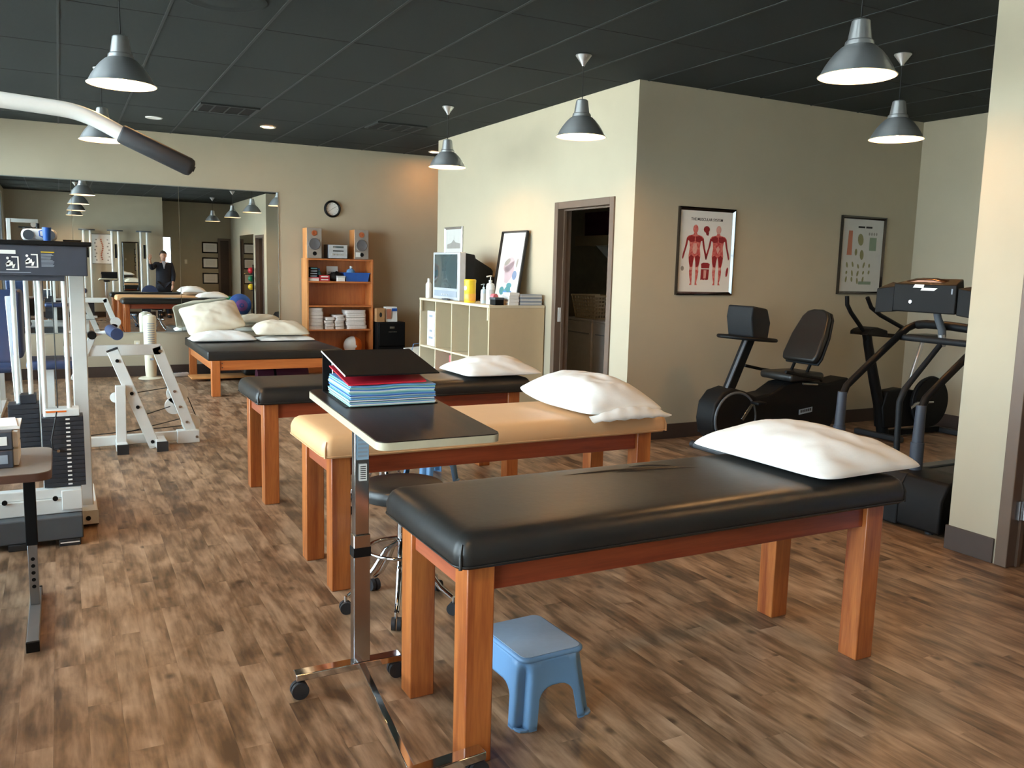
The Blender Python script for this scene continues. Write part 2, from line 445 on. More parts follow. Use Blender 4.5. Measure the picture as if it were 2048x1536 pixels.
# ---- floor: vinyl planks running away from the camera
PW, PL, PX0 = 0.102, 0.915, -1.2
floor_material(PW, PL, PX0)
floor = struct(MB().box(XL - 0.1, XR + 0.2, YB - 0.2, YF + 0.15, -0.08, -0.006).build('floor', 'subfloor'))
plank_me = MB().box(0.00015, PW - 0.00015, 0.00015, PL - 0.00015, -0.006, 0.0).mesh('floor_plank'); plank_me.materials.append(MATS['floor'])
def in_view(x, y, z=0.0):
    d = Vector((x, y, z)) - CAM_POS; w = d.dot(FWD)
    if w < 0.3: return None
    px = 1024 + FPX * d.dot(RIGHT) / w; py = 768 - FPX * d.dot(UP) / w
    return (px, py, w)
planks = []
for i in range(int((XR + 0.2 - PX0) / PW) + 1):
    x = PX0 + i * PW; off = (((i + 100.0) * 0.381) % 1.0) * PL
    j = math.floor((YB + off) / PL)
    while j * PL - off < YF:
        y = j * PL - off; j += 1
        if x > XS + 0.1 and not ((YN - 1 < y < YP) or y > YE - 1): continue
        q = in_view(x + PW / 2, y + PL / 2)
        vis = q is not None and -120 < q[0] < 2168 and 560 < q[1] < 1750
        planks.append((0 if vis else 1, math.hypot(x, y), x, y))
planks.sort()
rest = MB()
for n, (vis, d, x, y) in enumerate(planks):
    if n < 300:
        o = bpy.data.objects.new('floor_plank', plank_me); COL.objects.link(o); o.parent = floor; o.location = (x, y, 0)
    else:
        rest.box(x + 0.00015, x + PW - 0.00015, y + 0.00015, y + PL - 0.00015, -0.006, 0.0)
o = rest.build('plank_field', 'floor', floor); o['kind'] = 'stuff'

# ---- ceiling: dark lay-in tiles in a dark grid
ceiling = struct(MB().box(XL - 0.1, XR + 0.2, YB - 0.2, YF + 0.15, HC + 0.02, HC + 0.1).build('ceiling', 'ceiling_void'))
GX, GY, GX0, GY0 = 0.6265, 1.258, 0.683, 6.272
tile_me = MB().box(0.008, GX - 0.008, 0.0045, GY - 0.0045, 0.004, 0.018).mesh('ceiling_tile'); tile_me.materials.append(MATS['ceiling_tile'])
xs = [GX0 + k * GX for k in range(-3, 12)]; ys = [GY0 + k * GY for k in range(-7, 5)]
for x in xs:
    for y in ys:
        if x + GX > XS + 0.2 and not (YN - GY < y < YP or y > YE - 0.4): continue
        if y + GY < YA and x < 2.0: continue
        o = bpy.data.objects.new('ceiling_tile', tile_me); COL.objects.link(o); o.parent = ceiling; o.location = (x, y, HC)
bar = MB().box(-0.009, 0.009, YB, YF, 0.0, 0.02).mesh('ceiling_bar'); bar.materials.append(MATS['ceiling_grid'])
for x in xs:
    if x > XR: continue
    o = bpy.data.objects.new('ceiling_bar', bar); COL.objects.link(o); o.parent = ceiling; o.location = (x, 0, HC)
bar = MB().box(XL, XR, -0.004, 0.004, 0.0025, 0.02).mesh('ceiling_cross_bar'); bar.materials.append(MATS['ceiling_void'])
for y in ys:
    if YB < y < YF:
        o = bpy.data.objects.new('ceiling_cross_bar', bar); COL.objects.link(o); o.parent = ceiling; o.location = (0, y, HC)

# ---- walls
Z1 = HC + 0.02
wall('wall_far', XL - T, XR + T, YF, YF + T, 0, Z1)
wall('wall_passage', 7.0, 7.0 + T, YE, YF, 0, Z1)
# laundry block: side wall with a door opening, end wall, poster wall
DY0, DY1, DH = 6.43, 7.35, 2.09
w = MB().box(XS, XS + T, YP, DY0, 0, Z1).box(XS, XS + T, DY1, YE, 0, Z1).box(XS, XS + T, DY0, DY1, DH, Z1).build('wall_side', 'wall'); struct(w)
wall('wall_block_end', XS + T, 7.0, YE - T, YE, 0, Z1)
wall('wall_poster', XS + T, XR + T, YP, YP + T, 0, Z1)
wall('wall_alcove_right', XR, XR + T, YN - T, YP, 0, Z1)
wall('wall_alcove_near', XS + T, XR, YN - T, YN, 0, Z1)
wall('wall_laundry_back', 6.1, 6.1 + T, YP + T, YE - T, 0, Z1, 'dark_room')
# near wall with a dark doorway
NY0, NY1, NH = 1.74, 2.62, 2.09
w = MB().box(XS, XS + T, NY1, YN, 0, Z1).box(XS, XS + T, YB, NY0, 0, Z1).box(XS, XS + T, NY0, NY1, NH, Z1).build('wall_near', 'wall'); struct(w)
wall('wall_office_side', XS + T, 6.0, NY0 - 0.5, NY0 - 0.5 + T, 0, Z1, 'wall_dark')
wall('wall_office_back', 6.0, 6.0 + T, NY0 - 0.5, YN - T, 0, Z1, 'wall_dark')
# behind the camera
wall('wall_back', XL - T, 2.42, YA - T, YA, 0, Z1)
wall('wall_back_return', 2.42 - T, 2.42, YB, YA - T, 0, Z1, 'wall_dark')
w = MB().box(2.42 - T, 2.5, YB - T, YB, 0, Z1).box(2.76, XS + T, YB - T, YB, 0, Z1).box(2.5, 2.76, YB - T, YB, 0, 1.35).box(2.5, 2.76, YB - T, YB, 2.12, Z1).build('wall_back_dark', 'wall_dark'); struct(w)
# window wall
WB = [(0.3, 2.3)] + [(2.9 + k * 2.235, 2.9 + (k + 1) * 2.235) for k in range(4)]
SILL, HEAD = 0.35, 2.95
w = MB().box(XL - T, XL, YA - T, 0.3, 0, Z1).box(XL - T, XL, 2.3, 2.9, 0, Z1).box(XL - T, XL, WB[-1][1], YF + T, 0, Z1)  # unseen pier between the bays, added to dim daylight on the near wall
for a, b in ((0.3, 2.3), (2.9, WB[-1][1])): w.box(XL - T, XL, a, b, 0, SILL).box(XL - T, XL, a, b, HEAD, Z1)
struct(w.build('wall_left', 'wall'))
for k in range(5):
    a, b = WB[k]; xm = XL - T / 2
    fr = MB().box(xm - 0.03, xm + 0.03, a, a + 0.045, SILL, HEAD).box(xm - 0.03, xm + 0.03, b - 0.045, b, SILL, HEAD).box(xm - 0.03, xm + 0.03, a + 0.045, b - 0.045, SILL, SILL + 0.05).box(xm - 0.03, xm + 0.03, a + 0.045, b - 0.045, HEAD - 0.05, HEAD)
    win = struct(fr.build('window_%d' % (k + 1), 'alu_frame'))
    MB().box(xm - 0.003, xm + 0.003, a + 0.045, b - 0.045, SILL + 0.05, HEAD - 0.05).build('pane', 'glass', win)
    MB().box(XL - 0.06, XL + 0.05, a, b, SILL - 0.02, SILL + 0.005).build('window_sill', 'white_plastic', win)
fr = MB().box(2.5, 2.52, YB - 0.1, YB - 0.04, 1.35, 2.12).box(2.74, 2.76, YB - 0.1, YB - 0.04, 1.35, 2.12).box(2.52, 2.74, YB - 0.1, YB - 0.04, 1.35, 1.37).box(2.52, 2.74, YB - 0.1, YB - 0.04, 2.1, 2.12)
win = struct(fr.build('window_6', 'alu_frame'))
MB().box(2.52, 2.74, YB - 0.073, YB - 0.067, 1.37, 2.1).build('pane', 'glass', win)
struct(MB().box(-30, XL - T, -25, 35, -0.2, -0.1).build('ground_outside', 'concrete'))

# ---- baseboards
BH, BT = 0.135, 0.012
def base(name, boxes):
    mb = MB()
    for b in boxes: mb.box(*b, 0.0005, BH)
    struct(mb.build(name, 'baseboard', bevel=0.002))
base('baseboard_far', [(XL, 7.0, YF - BT, YF)])
base('baseboard_side', [(XS - BT, XS, YP, DY0 - 0.06), (XS - BT, XS, DY1 + 0.06, YE)])
base('baseboard_poster', [(XS, XR, YP - BT, YP)])
base('baseboard_alcove_right', [(XR - BT, XR, YN, YP - BT)])
base('baseboard_alcove_near', [(XS, XR - BT, YN, YN + BT)])
base('baseboard_near', [(XS - BT, XS, NY1 + 0.07, YN + BT), (XS - BT, XS, YB, NY0 - 0.07)])
base('baseboard_back', [(XL, 2.42, YA, YA + BT)])
base('baseboard_left', [(XL, XL + BT, YA + BT, YF - BT)])
base('baseboard_back_dark', [(2.42, XS - BT, YB, YB + BT)])

# ---- laundry door: steel frame, strike plate, leaf swung inward
def door_trim(name, y0, y1, h, m='door_frame', side=-1):
    mb = MB(); wd = 0.055
    for a, b in ((y0 - wd, y0 + 0.012), (y1 - 0.012, y1 + wd)):
        mb.box(XS - 0.016, XS + T + 0.016, a, b, 0.001, h + wd)
    mb.box(XS - 0.016, XS + T + 0.016, y0 + 0.012, y1 - 0.012, h - 0.012, h + wd)
    d = struct(mb.build(name, m, bevel=0.004))
    st = MB().box(XS + 0.055, XS + 0.085, y0 + 0.012, y0 + 0.026, 0.001, h - 0.012).box(XS + 0.055, XS + 0.085, y1 - 0.026, y1 - 0.012, 0.001, h - 0.012).box(XS + 0.055, XS + 0.085, y0 + 0.026, y1 - 0.026, h - 0.026, h - 0.012)
    st.build('door_stop', m, d)
    return d
d1 = door_trim('door_1', DY0, DY1, DH)
leaf = MB().box(XS + T + 0.02, XS + T + 0.9, DY0 - 0.012, DY0 + 0.03, 0.012, DH - 0.02).build('door_leaf', 'door_leaf', d1, bevel=0.003)
MB().box(XS + 0.02, XS + 0.05, DY1 - 0.019, DY1 - 0.012, 0.98, 1.12).build('strike_plate', 'white_plastic', d1)
d2 = door_trim('door_2', NY0, NY1, NH)
MB().box(XS + T + 0.018, XS + T + 0.06, NY0 - 0.1, NY1 - 0.03, 0.012, NH - 0.03).build('door_leaf', 'door_leaf', d2, bevel=0.003)
for z in (0.26, 1.05, 1.8):
    MB().box(XS + 0.018, XS + 0.05, NY1 - 0.034, NY1 - 0.012, z, z + 0.1).cyl((XS + 0.05, NY1 - 0.04, z), (XS + 0.05, NY1 - 0.04, z + 0.1), 0.008, n=8).build('hinge', 'steel', d2)
d3 = MB().box(XS - 0.36, XS - 0.3, YB + 0.001, YB + 0.04, 0.001, 2.12).box(XS - 0.07, XS - 0.014, YB + 0.001, YB + 0.04, 0.001, 2.12).box(XS - 0.3, XS - 0.07, YB + 0.001, YB + 0.04, 2.06, 2.12).build('door_3', 'door_frame', bevel=0.003); struct(d3)
MB().box(XS - 0.3, XS - 0.07, YB + 0.003, YB + 0.03, 0.012, 2.06).build('door_leaf', 'door_leaf', d3)

# ================================================================ FIXTURES
# air vent in the ceiling
t = thing('ceiling_vent', 'black slotted air vent set in the dark ceiling', 'vent', (1.625, 9.64, HC), 0)
mb = MB(); x0, x1, y0, y1 = -0.295, 0.295, -0.24, 0.24
mb.box(x0, x1, y0, y0 + 0.03, -0.014, 0.003).box(x0, x1, y1 - 0.03, y1, -0.014, 0.003).box(x0, x0 + 0.03, y0 + 0.03, y1 - 0.03, -0.014, 0.003).box(x1 - 0.03, x1, y0 + 0.03, y1 - 0.03, -0.014, 0.003)
mb.build('frame', 'ceiling_grid', t)
MB().box(x0 + 0.02, x1 - 0.02, y0 + 0.02, y1 - 0.02, -0.001, 0.003).build('backing', 'ceiling_void', t)
for k in range(3):
    xx = x0 + (k + 1) * 0.59 / 4
    MB().box(xx - 0.008, xx + 0.008, y0 + 0.03, y1 - 0.03, -0.013, -0.001).build('divider', 'ceiling_grid', t)
for k in range(9):
    yy = y0 + 0.05 + k * 0.046
    MB().cbox((0, yy, -0.007), (0.53, 0.002, 0.016), Matrix.Rotation(0.7, 3, 'X')).build('slat', 'vent_black', t)

vent0 = t
t = thing('round_diffuser', 'round dark air diffuser in a ceiling tile at top left', 'vent', (0.95, 5.70, HC))
MB().lathe([(0.0, 0.002), (0.25, 0.002), (0.255, -0.003), (0.235, -0.008), (0.22, -0.004), (0.18, -0.01), (0.16, -0.005), (0.11, -0.012), (0.0, -0.013)], 40).build('cone', 'ceiling_tile', t, smooth=30)
MB().lathe([(0.253, 0.002), (0.262, 0.001), (0.262, -0.002), (0.253, -0.003)], 40).build('outer_ring', 'ceiling_tile', t, smooth=40)
dup(vent0, (3.5, 9.66, HC), 0, 'faint dark air vent in the ceiling near the passage')
# recessed ceiling lights
def can_light(label, x, y, lit, m='bulb_warm'):
    t = thing('recessed_light', label, 'ceiling light', (x, y, HC), 0, 'recessed ceiling lights')
    MB().lathe([(0.062, 0.001), (0.062, -0.006), (0.085, -0.008), (0.092, -0.003), (0.092, 0.001)], 28).build('trim_ring', 'white_plastic', t, smooth=40)
    MB().lathe([(0.0, 0.0005), (0.062, 0.0005), (0.062, -0.004), (0.0, -0.002)], 24).build('lens', m if lit else 'white_plastic', t, smooth=40)
can_light('unlit white recessed ceiling light beside the air vent', 1.01, 10.72, False)
can_light('glowing orange recessed ceiling light right of the air vent', 2.25, 10.6, True)
can_light('recessed ceiling light in the passage behind the laundry block', 4.72, 11.42, True)

# pendant lamps
def make_pendant(label):
    t = thing('pendant_lamp', label, 'pendant lamp', (0, 0, HC), 0, 'brushed aluminium pendant lamps')
    MB().lathe([(0.0, 0.0), (0.058, 0.0), (0.06, -0.006), (0.016, -0.066), (0.01, -0.08), (0.0, -0.08)], 28).build('canopy', 'alu_bright', t, smooth=30)
    MB().cyl((0, 0, -0.078), (0, 0, -0.33), 0.0035, n=8).build('cord', 'black_cord', t, smooth=60)
    MB().lathe([(0.0, -0.322), (0.034, -0.322), (0.044, -0.33), (0.058, -0.42), (0.0, -0.42)], 28).build('neck', 'alu_bright', t, smooth=30)
    MB().lathe([(0.06, -0.42), (0.068, -0.428), (0.071, -0.445), (0.058, -0.45)], 28).build('collar', 'alu_bright', t, smooth=30)
    out = [(0.066, -0.444), (0.085, -0.455), (0.112, -0.48), (0.138, -0.512), (0.16, -0.546), (0.176, -0.578), (0.186, -0.592), (0.19, -0.592)]
    MB().lathe(out, 40).build('shade', 'aluminium', t, smooth=50)
    inn = [(0.0, -0.449), (0.064, -0.449), (0.083, -0.459), (0.109, -0.483), (0.135, -0.515), (0.157, -0.549), (0.173, -0.58), (0.185, -0.594), (0.19, -0.592)]
    MB().lathe(inn, 40).build('shade_lining', 'enamel', t, smooth=50)
    MB().lathe([(0.0, -0.448), (0.02, -0.45), (0.022, -0.475), (0.036, -0.495), (0.046, -0.52), (0.042, -0.548), (0.026, -0.564), (0.0, -0.569)], 20).build('bulb', 'bulb', t, smooth=60)
    return t
LAMPS = [((0.36, 5.58), 'pendant lamp hanging in front of the white curved pull bar'),
         ((0.37, 8.25), 'pendant lamp half hidden behind the black bar grip'),
         ((3.512, 5.64), 'pendant lamp hanging before the cream wall near the laundry door'),
         ((3.50, 8.14), 'farthest right pendant lamp, by the end of the cream wall'),
         ((3.56, 3.14), 'largest, nearest pendant lamp at upper right of the photo'),
         ((5.39, 4.36), 'pendant lamp hanging in the exercise bike alcove'),
         ((0.36, 3.0), 'pendant lamp of the window-side row, seen third down in the mirror'),
         ((0.36, 0.6), 'pendant lamp of the window-side row, lowest in the mirror'),
         ((3.5, 0.62), 'pendant lamp nearest the certificates in the mirror')]
p0 = make_pendant(LAMPS[0][1]); p0.matrix_basis = Matrix.Translation((LAMPS[0][0][0], LAMPS[0][0][1], HC))
for (x, y), lab in LAMPS[1:]: dup(p0, (x, y, HC), 0, lab)

# wall mirror
t = thing('wall_mirror', 'large wall mirror of joined panes on the far wall', 'mirror', (0, YF, 0.57))
for a, b in ((-1.06, 0.155), (0.16, 1.383), (1.388, 2.64)):
    MB().box(a, b, -0.006, -0.0005, 0, 1.855).build('mirror_pane', 'mirror', t)
MB().box(2.641, 2.652, -0.008, -0.0005, 0, 1.855).build('edge_trim', 'mirror_edge', t)
MB().box(-1.06, 2.652, -0.008, -0.0005, 1.856, 1.864).build('top_channel', 'mirror_edge', t)
MB().box(-1.06, 2.652, -0.01, -0.0005, -0.012, -0.001).build('bottom_channel', 'mirror_edge', t)
t = thing('wall_mirror', 'tall wall mirror on the near wall, seen only in the reflection', 'mirror', (XS, 0.6, 0.3))
MB().box(-0.008, -0.0005, -0.95, 0.85, 0, 1.88).build('mirror_pane', 'mirror', t)
for y in (0.851, -0.97): MB().box(-0.012, -0.0005, y, y + 0.019, 0, 1.88).build('edge_trim', 'frame_silver', t)

# wall clock
t = thing('wall_clock', 'round black rimmed wall clock with a white face', 'clock', (3.39, YF, 2.25))
RX = Matrix.Rotation(PI / 2, 3, 'X')
MB().lathe([(0.088, 0.012), (0.09, 0.034), (0.1, 0.042), (0.113, 0.034), (0.118, 0.012), (0.116, 0.001)], 40, M=RX).build('rim', 'black_plastic', t, smooth=50)
MB().lathe([(0.0, 0.013), (0.09, 0.013), (0.09, 0.001), (0.0, 0.001)], 40, M=RX).build('face', 'paper', t, smooth=30)
for k in range(12):
    a = k * PI / 6; r0, r1 = (0.068, 0.082)
    MB().beam((r0 * math.sin(a), -0.0136, r0 * math.cos(a)), (r1 * math.sin(a), -0.0136, r1 * math.cos(a)), 0.001, 0.004).build('hour_mark', 'ink_grey', t)
MB().beam((-0.012, -0.0145, -0.008), (0.046, -0.0145, 0.03), 0.001, 0.005).build('hour_hand', 'ink_grey', t)
MB().beam((0.018, -0.0152, 0.012), (-0.058, -0.0152, -0.04), 0.001, 0.0035).build('minute_hand', 'ink_grey', t)

# switches, sensor, outlets
def plate(name, label, cat, loc, rz, w_=0.07, h=0.115, kind='outlet', d=0.006):
    t = thing(name, label, cat, loc, rz)
    MB().box(-w_ / 2, w_ / 2, -d, -0.0005, -h / 2, h / 2).build('cover_plate', 'ivory_plastic', t, bevel=0.002)
    if kind == 'outlet':
        for z in (-0.022, 0.022): MB().box(-0.016, 0.016, -d - 0.002, -d, z - 0.013, z + 0.013).build('socket', 'white_plastic', t)
    elif kind == 'switch': MB().box(-0.007, 0.007, -d - 0.006, -d, -0.012, 0.012).build('toggle', 'white_plastic', t)
    else: MB().box(-0.02, 0.02, -d - 0.004, -d, -0.03, -0.01).build('lens', 'white_plastic', t)
plate('motion_sensor', 'small white sensor box high on the far wall', 'sensor', (0.87, YF, 2.90), 0, 0.06, 0.1, 'sensor', 0.05)
plate('wall_outlet', 'ivory outlet on the far wall beside the tower fan', 'outlet', (0.84, YF, 0.40), 0)
plate('wall_outlet', 'ivory outlet on the alcove wall behind the bikes', 'outlet', (XR, 5.63, 0.38), -PI / 2)
plate('light_switch', 'light switch on the dark wall seen in the mirror', 'switch', (3.13, YB, 1.45), PI, kind='switch')

# ================================================================ TREATMENT TABLES
def make_table(label, vinyl):
    t = thing('treatment_table', label, 'treatment table', (0, 0, 0), 0, 'row of wooden treatment tables')
    LX, LY, H, S = 1.78, 0.545, 0.632, 0.09
    for x in (0, LX - S):
        for y in (0, LY - S):
            MB().box(x, x + S, y, y + S, 0.0, H).build('leg', 'cedar_leg', t, bevel=0.004)
    for y in (0.02, LY - 0.02 - 0.035):
        MB().box(S + 0.0005, LX - S - 0.0005, y, y + 0.035, H - 0.092, H - 0.001).build('side_rail', 'cedar_rail', t, bevel=0.003)
    for x in (0.014, LX - 0.014 - 0.035):
        MB().box(x, x + 0.035, S + 0.0005, LY - S - 0.0005, H - 0.092, H - 0.001).build('end_rail', 'cedar_end', t, bevel=0.003)
    MB().box(0.02, LX - 0.02, 0.02, LY - 0.02, H + 0.0002, H + 0.012).build('deck_board', 'cedar_rail', t)
    # padded top: soft rolled edge, slightly crowned
    x0, x1, y0, y1, z0 = -0.05, LX + 0.08, -0.045, LY + 0.06, H + 0.001
    mb = MB(); rings = []
    prof = [(0.03, 0.0), (0.008, 0.002), (0.0, 0.018), (0.0, 0.05), (0.006, 0.07), (0.016, 0.088), (0.032, 0.099), (0.05, 0.1035), (0.075, 0.1055), (0.12, 0.107)]
    nseg = 6
    def ring(inset, dz, rad):
        pts = []
        a0, a1, b0, b1 = x0 + inset, x1 - inset, y0 + inset, y1 - inset
        r = max(0.004, rad)
        for cx, cy, st in ((a1 - r, b1 - r, 0), (a0 + r, b1 - r, PI / 2), (a0 + r, b0 + r, PI), (a1 - r, b0 + r, 1.5 * PI)):
            for k in range(nseg + 1):
                a = st + k * PI / 2 / nseg; pts.append((cx + r * math.cos(a), cy + r * math.sin(a), z0 + dz))
        return pts
    vs = []; n = 4 * (nseg + 1)
    for ins, dz in prof: vs += ring(ins, dz, 0.045 - ins * 0.5)
    fs = [tuple(range(n))]
    for i in range(len(prof) - 1):
        for k in range(n): fs.append((i * n + k, i * n + (k + 1) % n, (i + 1) * n + (k + 1) % n, (i + 1) * n + k))
    fs.append(tuple((len(prof) - 1) * n + k for k in range(n)))
    mb.add(vs, fs)
    c = mb.build('cushion', vinyl, t, smooth=60)
    # stitched seam that runs round the lower edge, and the folded corners
    MB().tube(ring(-0.001, 0.012, 0.045), 0.0025, n=6, closed=True).build('seam', vinyl, c, smooth=60)
    for cx, cy in ((x0 + 0.011, y0 + 0.011), (x1 - 0.011, y0 + 0.011)):
        MB().tube([(cx, cy, z0 + 0.005), (cx, cy, z0 + 0.045), (cx + (0.008 if cx < 1 else -0.008), cy + 0.008, z0 + 0.078)], [0.006, 0.005, 0.002], n=8).build('corner_fold', vinyl, c, smooth=60)
    return t
tb = make_table('nearest treatment table, black padded top, blue step stool beneath', 'black_vinyl'); tb.location = (1.02, 2.18, 0)
dup(tb, (1.072, 5.28, 0), 0, 'farthest treatment table of the row, black padded top, pillow at its right end')
t2 = make_table('tan padded treatment table between the two black ones', 'tan_vinyl'); t2.location = (1.05, 3.712, 0)
# creases in the near table's vinyl
cush = [c for c in tb.children if c.name.startswith('cushion')][0]
for x0_, x1_, yy, hh in ((0.60, 1.12, 0.475, 0.006), (0.80, 1.18, 0.44, 0.007), (0.92, 1.10, 0.50, 0.005)):
    n_ = 16; P_ = []; R_ = []
    for k in range(n_ + 1):
        u = k / n_; P_.append((x0_ + (x1_ - x0_) * u, yy + 0.012 * math.sin(u * 3.0) - 0.05 * u, 0.7395)); R_.append(0.0005 + hh * math.sin(PI * u))
    MB().tube(P_, R_, n=8).build('crease', 'black_vinyl', cush, smooth=180)
TABLE_TOP = 0.632 + 0.108

# ================================================================ PILLOWS
def pillow(label, c, w, l, th, rz, seed, m='pillow_white', pitch=0.0, roll=0.0, sag=None, group='pillows', flat=0.5, name='pillow', flap=False, bend=0.0):
    """w across x, l along y (local); lies on its underside at c.z"""
    t = thing(name, label, 'pillow', c, rz, group)
    nu, nv = 44, 52; vs = []; fs = []
    def pt(u, v, side):
        au, av = abs(u), abs(v)
        cc = 1 - 0.085 * (u * v) ** 6; x = w / 2 * u * cc * (1 - 0.045 * (1 - v * v)); y = l / 2 * v * cc * (1 - 0.035 * (1 - u * u))
        body = max(0.0, (1 - au ** 2.6)) ** 0.7 * max(0.0, (1 - av ** 2.6)) ** 0.7
        p = Vector((x * 7 + seed * 3.1, y * 7, seed))
        wr = noise.noise(p) * 0.09 + noise.noise(p * 2.3) * 0.05
        q = Vector((x * 3.0 - y * 2.0 + seed, (x * 0.6 + y) * 11, seed * 2.0))
        fold = noise.noise(q) * 0.024 * (0.25 + 1.0 * (max(au, av)) ** 2)
        h = th * body * (1 + wr)
        if side > 0: z = th * flat * 0.35 + h * (1 - 0.35 * flat) + fold * min(1, body * 2.5)
        else: z = th * flat * 0.35 - h * 0.35 * flat
        if bend: z += bend * (v if v > 0 else 0) ** 2 * th
        if sag: z += sag(x, y)
        ca, sa = math.cos(pitch), math.sin(pitch)
        y, z = y * ca - z * sa, y * sa + z * ca
        cr_, sr_ = math.cos(roll), math.sin(roll)
        return (x * cr_ - z * sr_, y, x * sr_ + z * cr_)
    idx = {}
    for side in (1, -1):
        for i in range(nu + 1):
            for j in range(nv + 1):
                u = -1 + 2 * i / nu; v = -1 + 2 * j / nv
                if side < 0 and (i in (0, nu) or j in (0, nv)): idx[(side, i, j)] = idx[(1, i, j)]; continue
                idx[(side, i, j)] = len(vs); vs.append(pt(u, v, side))
    for side in (1, -1):
        for i in range(nu):
            for j in range(nv):
                q = [idx[(side, i, j)], idx[(side, i + 1, j)], idx[(side, i + 1, j + 1)], idx[(side, i, j + 1)]]
                fs.append(q if side > 0 else q[::-1])
    zmin = min(v[2] for v in vs); vs = [(a, b, k - zmin) for a, b, k in vs]
    MB().add(vs, fs).build('pillowcase', m, t, smooth=180)
    if flap:
        # open end of the pillowcase: a loose hem hanging past the filling
        n = 22; a = []; 
        for row, (dy, dz, k) in enumerate(((0.045, 0.055, 0.9), (0.0, 0.062, 1.0), (-0.03, 0.03, 1.03), (-0.038, 0.006, 1.0), (-0.01, 0.004, 0.96))):
            for i in range(n + 1):
                u = -1 + 2 * i / n
                bow = (1 - u * u)
                a.append((w / 2 * u * k * 0.97, -l / 2 + dy - 0.012 * bow, dz * (0.25 + 0.75 * bow) + 0.004 * math.sin(u * 17 + row)))
        f = []
        for r in range(4):
            for i in range(n): f.append((r * (n + 1) + i, r * (n + 1) + i + 1, (r + 1) * (n + 1) + i + 1, (r + 1) * (n + 1) + i))
        MB().add(a, f).build('open_hem', m, t, smooth=180)
    return t
pillow('white pillow on the nearest black treatment table', (2.69, 2.51, TABLE_TOP), 0.60, 0.76, 0.15, 0.03, 3.0)
pillow('plump white pillow on the tan treatment table', (2.57, 3.955, TABLE_TOP), 0.52, 0.74, 0.19, 0.05, 8.2, flap=True, bend=0.25)
pillow('white pillow on the farthest black treatment table of the row', (2.72, 5.50, TABLE_TOP), 0.62, 0.56, 0.13, 0.0, 5.4)

# ================================================================ MAT PLATFORM AND ITS PILLOWS
t = thing('mat_platform', 'low wide therapy platform with thick black mat and orange wood frame', 'therapy platform', (1.40, 9.83, 0))
LX, LY, H, S = 1.52, 1.95, 0.40, 0.09
for x in (0.04, LX - 0.04 - S):
    for y in (0.0, LY - S - 0.02):
        MB().box(x, x + S, y, y + S, 0, H).build('leg', 'maple_z', t, bevel=0.004)
for y in (0.012, LY - 0.07): MB().box(0.04 + S, LX - 0.04 - S, y, y + 0.035, H - 0.11, H - 0.001).build('side_rail', 'maple_x', t, bevel=0.003)
for x in (0.05, LX - 0.085): MB().box(x, x + 0.035, S + 0.0005, LY - S - 0.021, H - 0.11, H - 0.001).build('end_rail', 'maple_y', t, bevel=0.003)
for p in ((0.04 + S + 0.012, H - 0.03), (0.04 + S + 0.012, H - 0.075)):
    MB().cyl((p[0] + 0.01, 0.0125, p[1]), (p[0] + 0.01, 0.006, p[1]), 0.006, n=8).build('bolt', 'steel', t)
MB().rbox(0, LX, 0.0, LY, H + 0.0005, H + 0.105, 0.016, 3).build('mat', 'black_vinyl', t, smooth=50)
ZM = H + 0.106
pillow('white pillow lying flat at the left of the mat platform', (1.76, 11.10, ZM), 0.80, 0.46, 0.13, 0.04, 1.4)
pillow('cream pillow propped up over the flat white one on the mat platform', (1.70, 11.47, ZM + 0.062), 0.74, 0.52, 0.15, 0.10, 6.6, m='pillow_cream', pitch=0.72, roll=0.16)
pillow('cream pillow at the right of the mat platform near the bookcase', (2.50, 11.20, ZM + 0.07), 0.70, 0.50, 0.17, -0.04, 2.2, m='pillow_cream', pitch=0.12)
pillow('thin white pillow squashed beneath the cream one near the bookcase', (2.545, 11.16, ZM), 0.72, 0.52, 0.06, -0.02, 9.2)
t = thing('balance_board', 'pale wooden board lying on the floor under the mat platform', 'board', (1.95, 11.3, 0))
MB().rbox(-0.56, 0.5, -0.18, 0.2, 0.03, 0.05, 0.008, 2).build('board', 'pine_x', t, smooth=40)
for x in (-0.35, 0.3): MB().cyl((x, -0.15, 0.0155), (x, 0.17, 0.0155), 0.0145, n=12).build('runner', 'rubber', t, smooth=40)
t = thing('foam_roll', 'dark magenta roll stored under the mat platform', 'foam roll', (2.45, 10.9, 0))
MB().cyl((-0.32, 0, 0.085), (0.32, 0.02, 0.085), 0.084, n=24).build('roll', 'magenta_dark', t, smooth=40)
MB().cyl((-0.12, 0.007, 0.085), (-0.09, 0.008, 0.085), 0.0855, n=24).build('strap', 'black_plastic', t, smooth=40)
t = thing('bolster', 'dark bolster stored behind the roll under the mat platform', 'bolster', (2.4, 11.25, 0.052))
MB().rbox(-0.38, 0.42, -0.09, 0.12, 0.0, 0.2, 0.05, 4).build('cover', 'black_vinyl', t, smooth=50)
MB().tube([(-0.381, -0.04, 0.15), (-0.381, 0.07, 0.15)], 0.004, n=6).build('zip', 'steel', t)

# ================================================================ OVERBED TABLE WITH BINDER
t = thing('overbed_table', 'rolling overbed table with dark wood-grain top and chrome column', 'overbed table', (0.9, 2.82, 0))
# tilted top: near edge lower
tilt = Matrix.Rotation(0.056, 4, 'X')
TM = Matrix.Translation((-0.14 + 0.19, -0.6 + 0.38, 1.022)) @ tilt
top = MB().rbox(-0.192, 0.192, -0.385, 0.385, -0.011, 0.011, 0.004, 2)
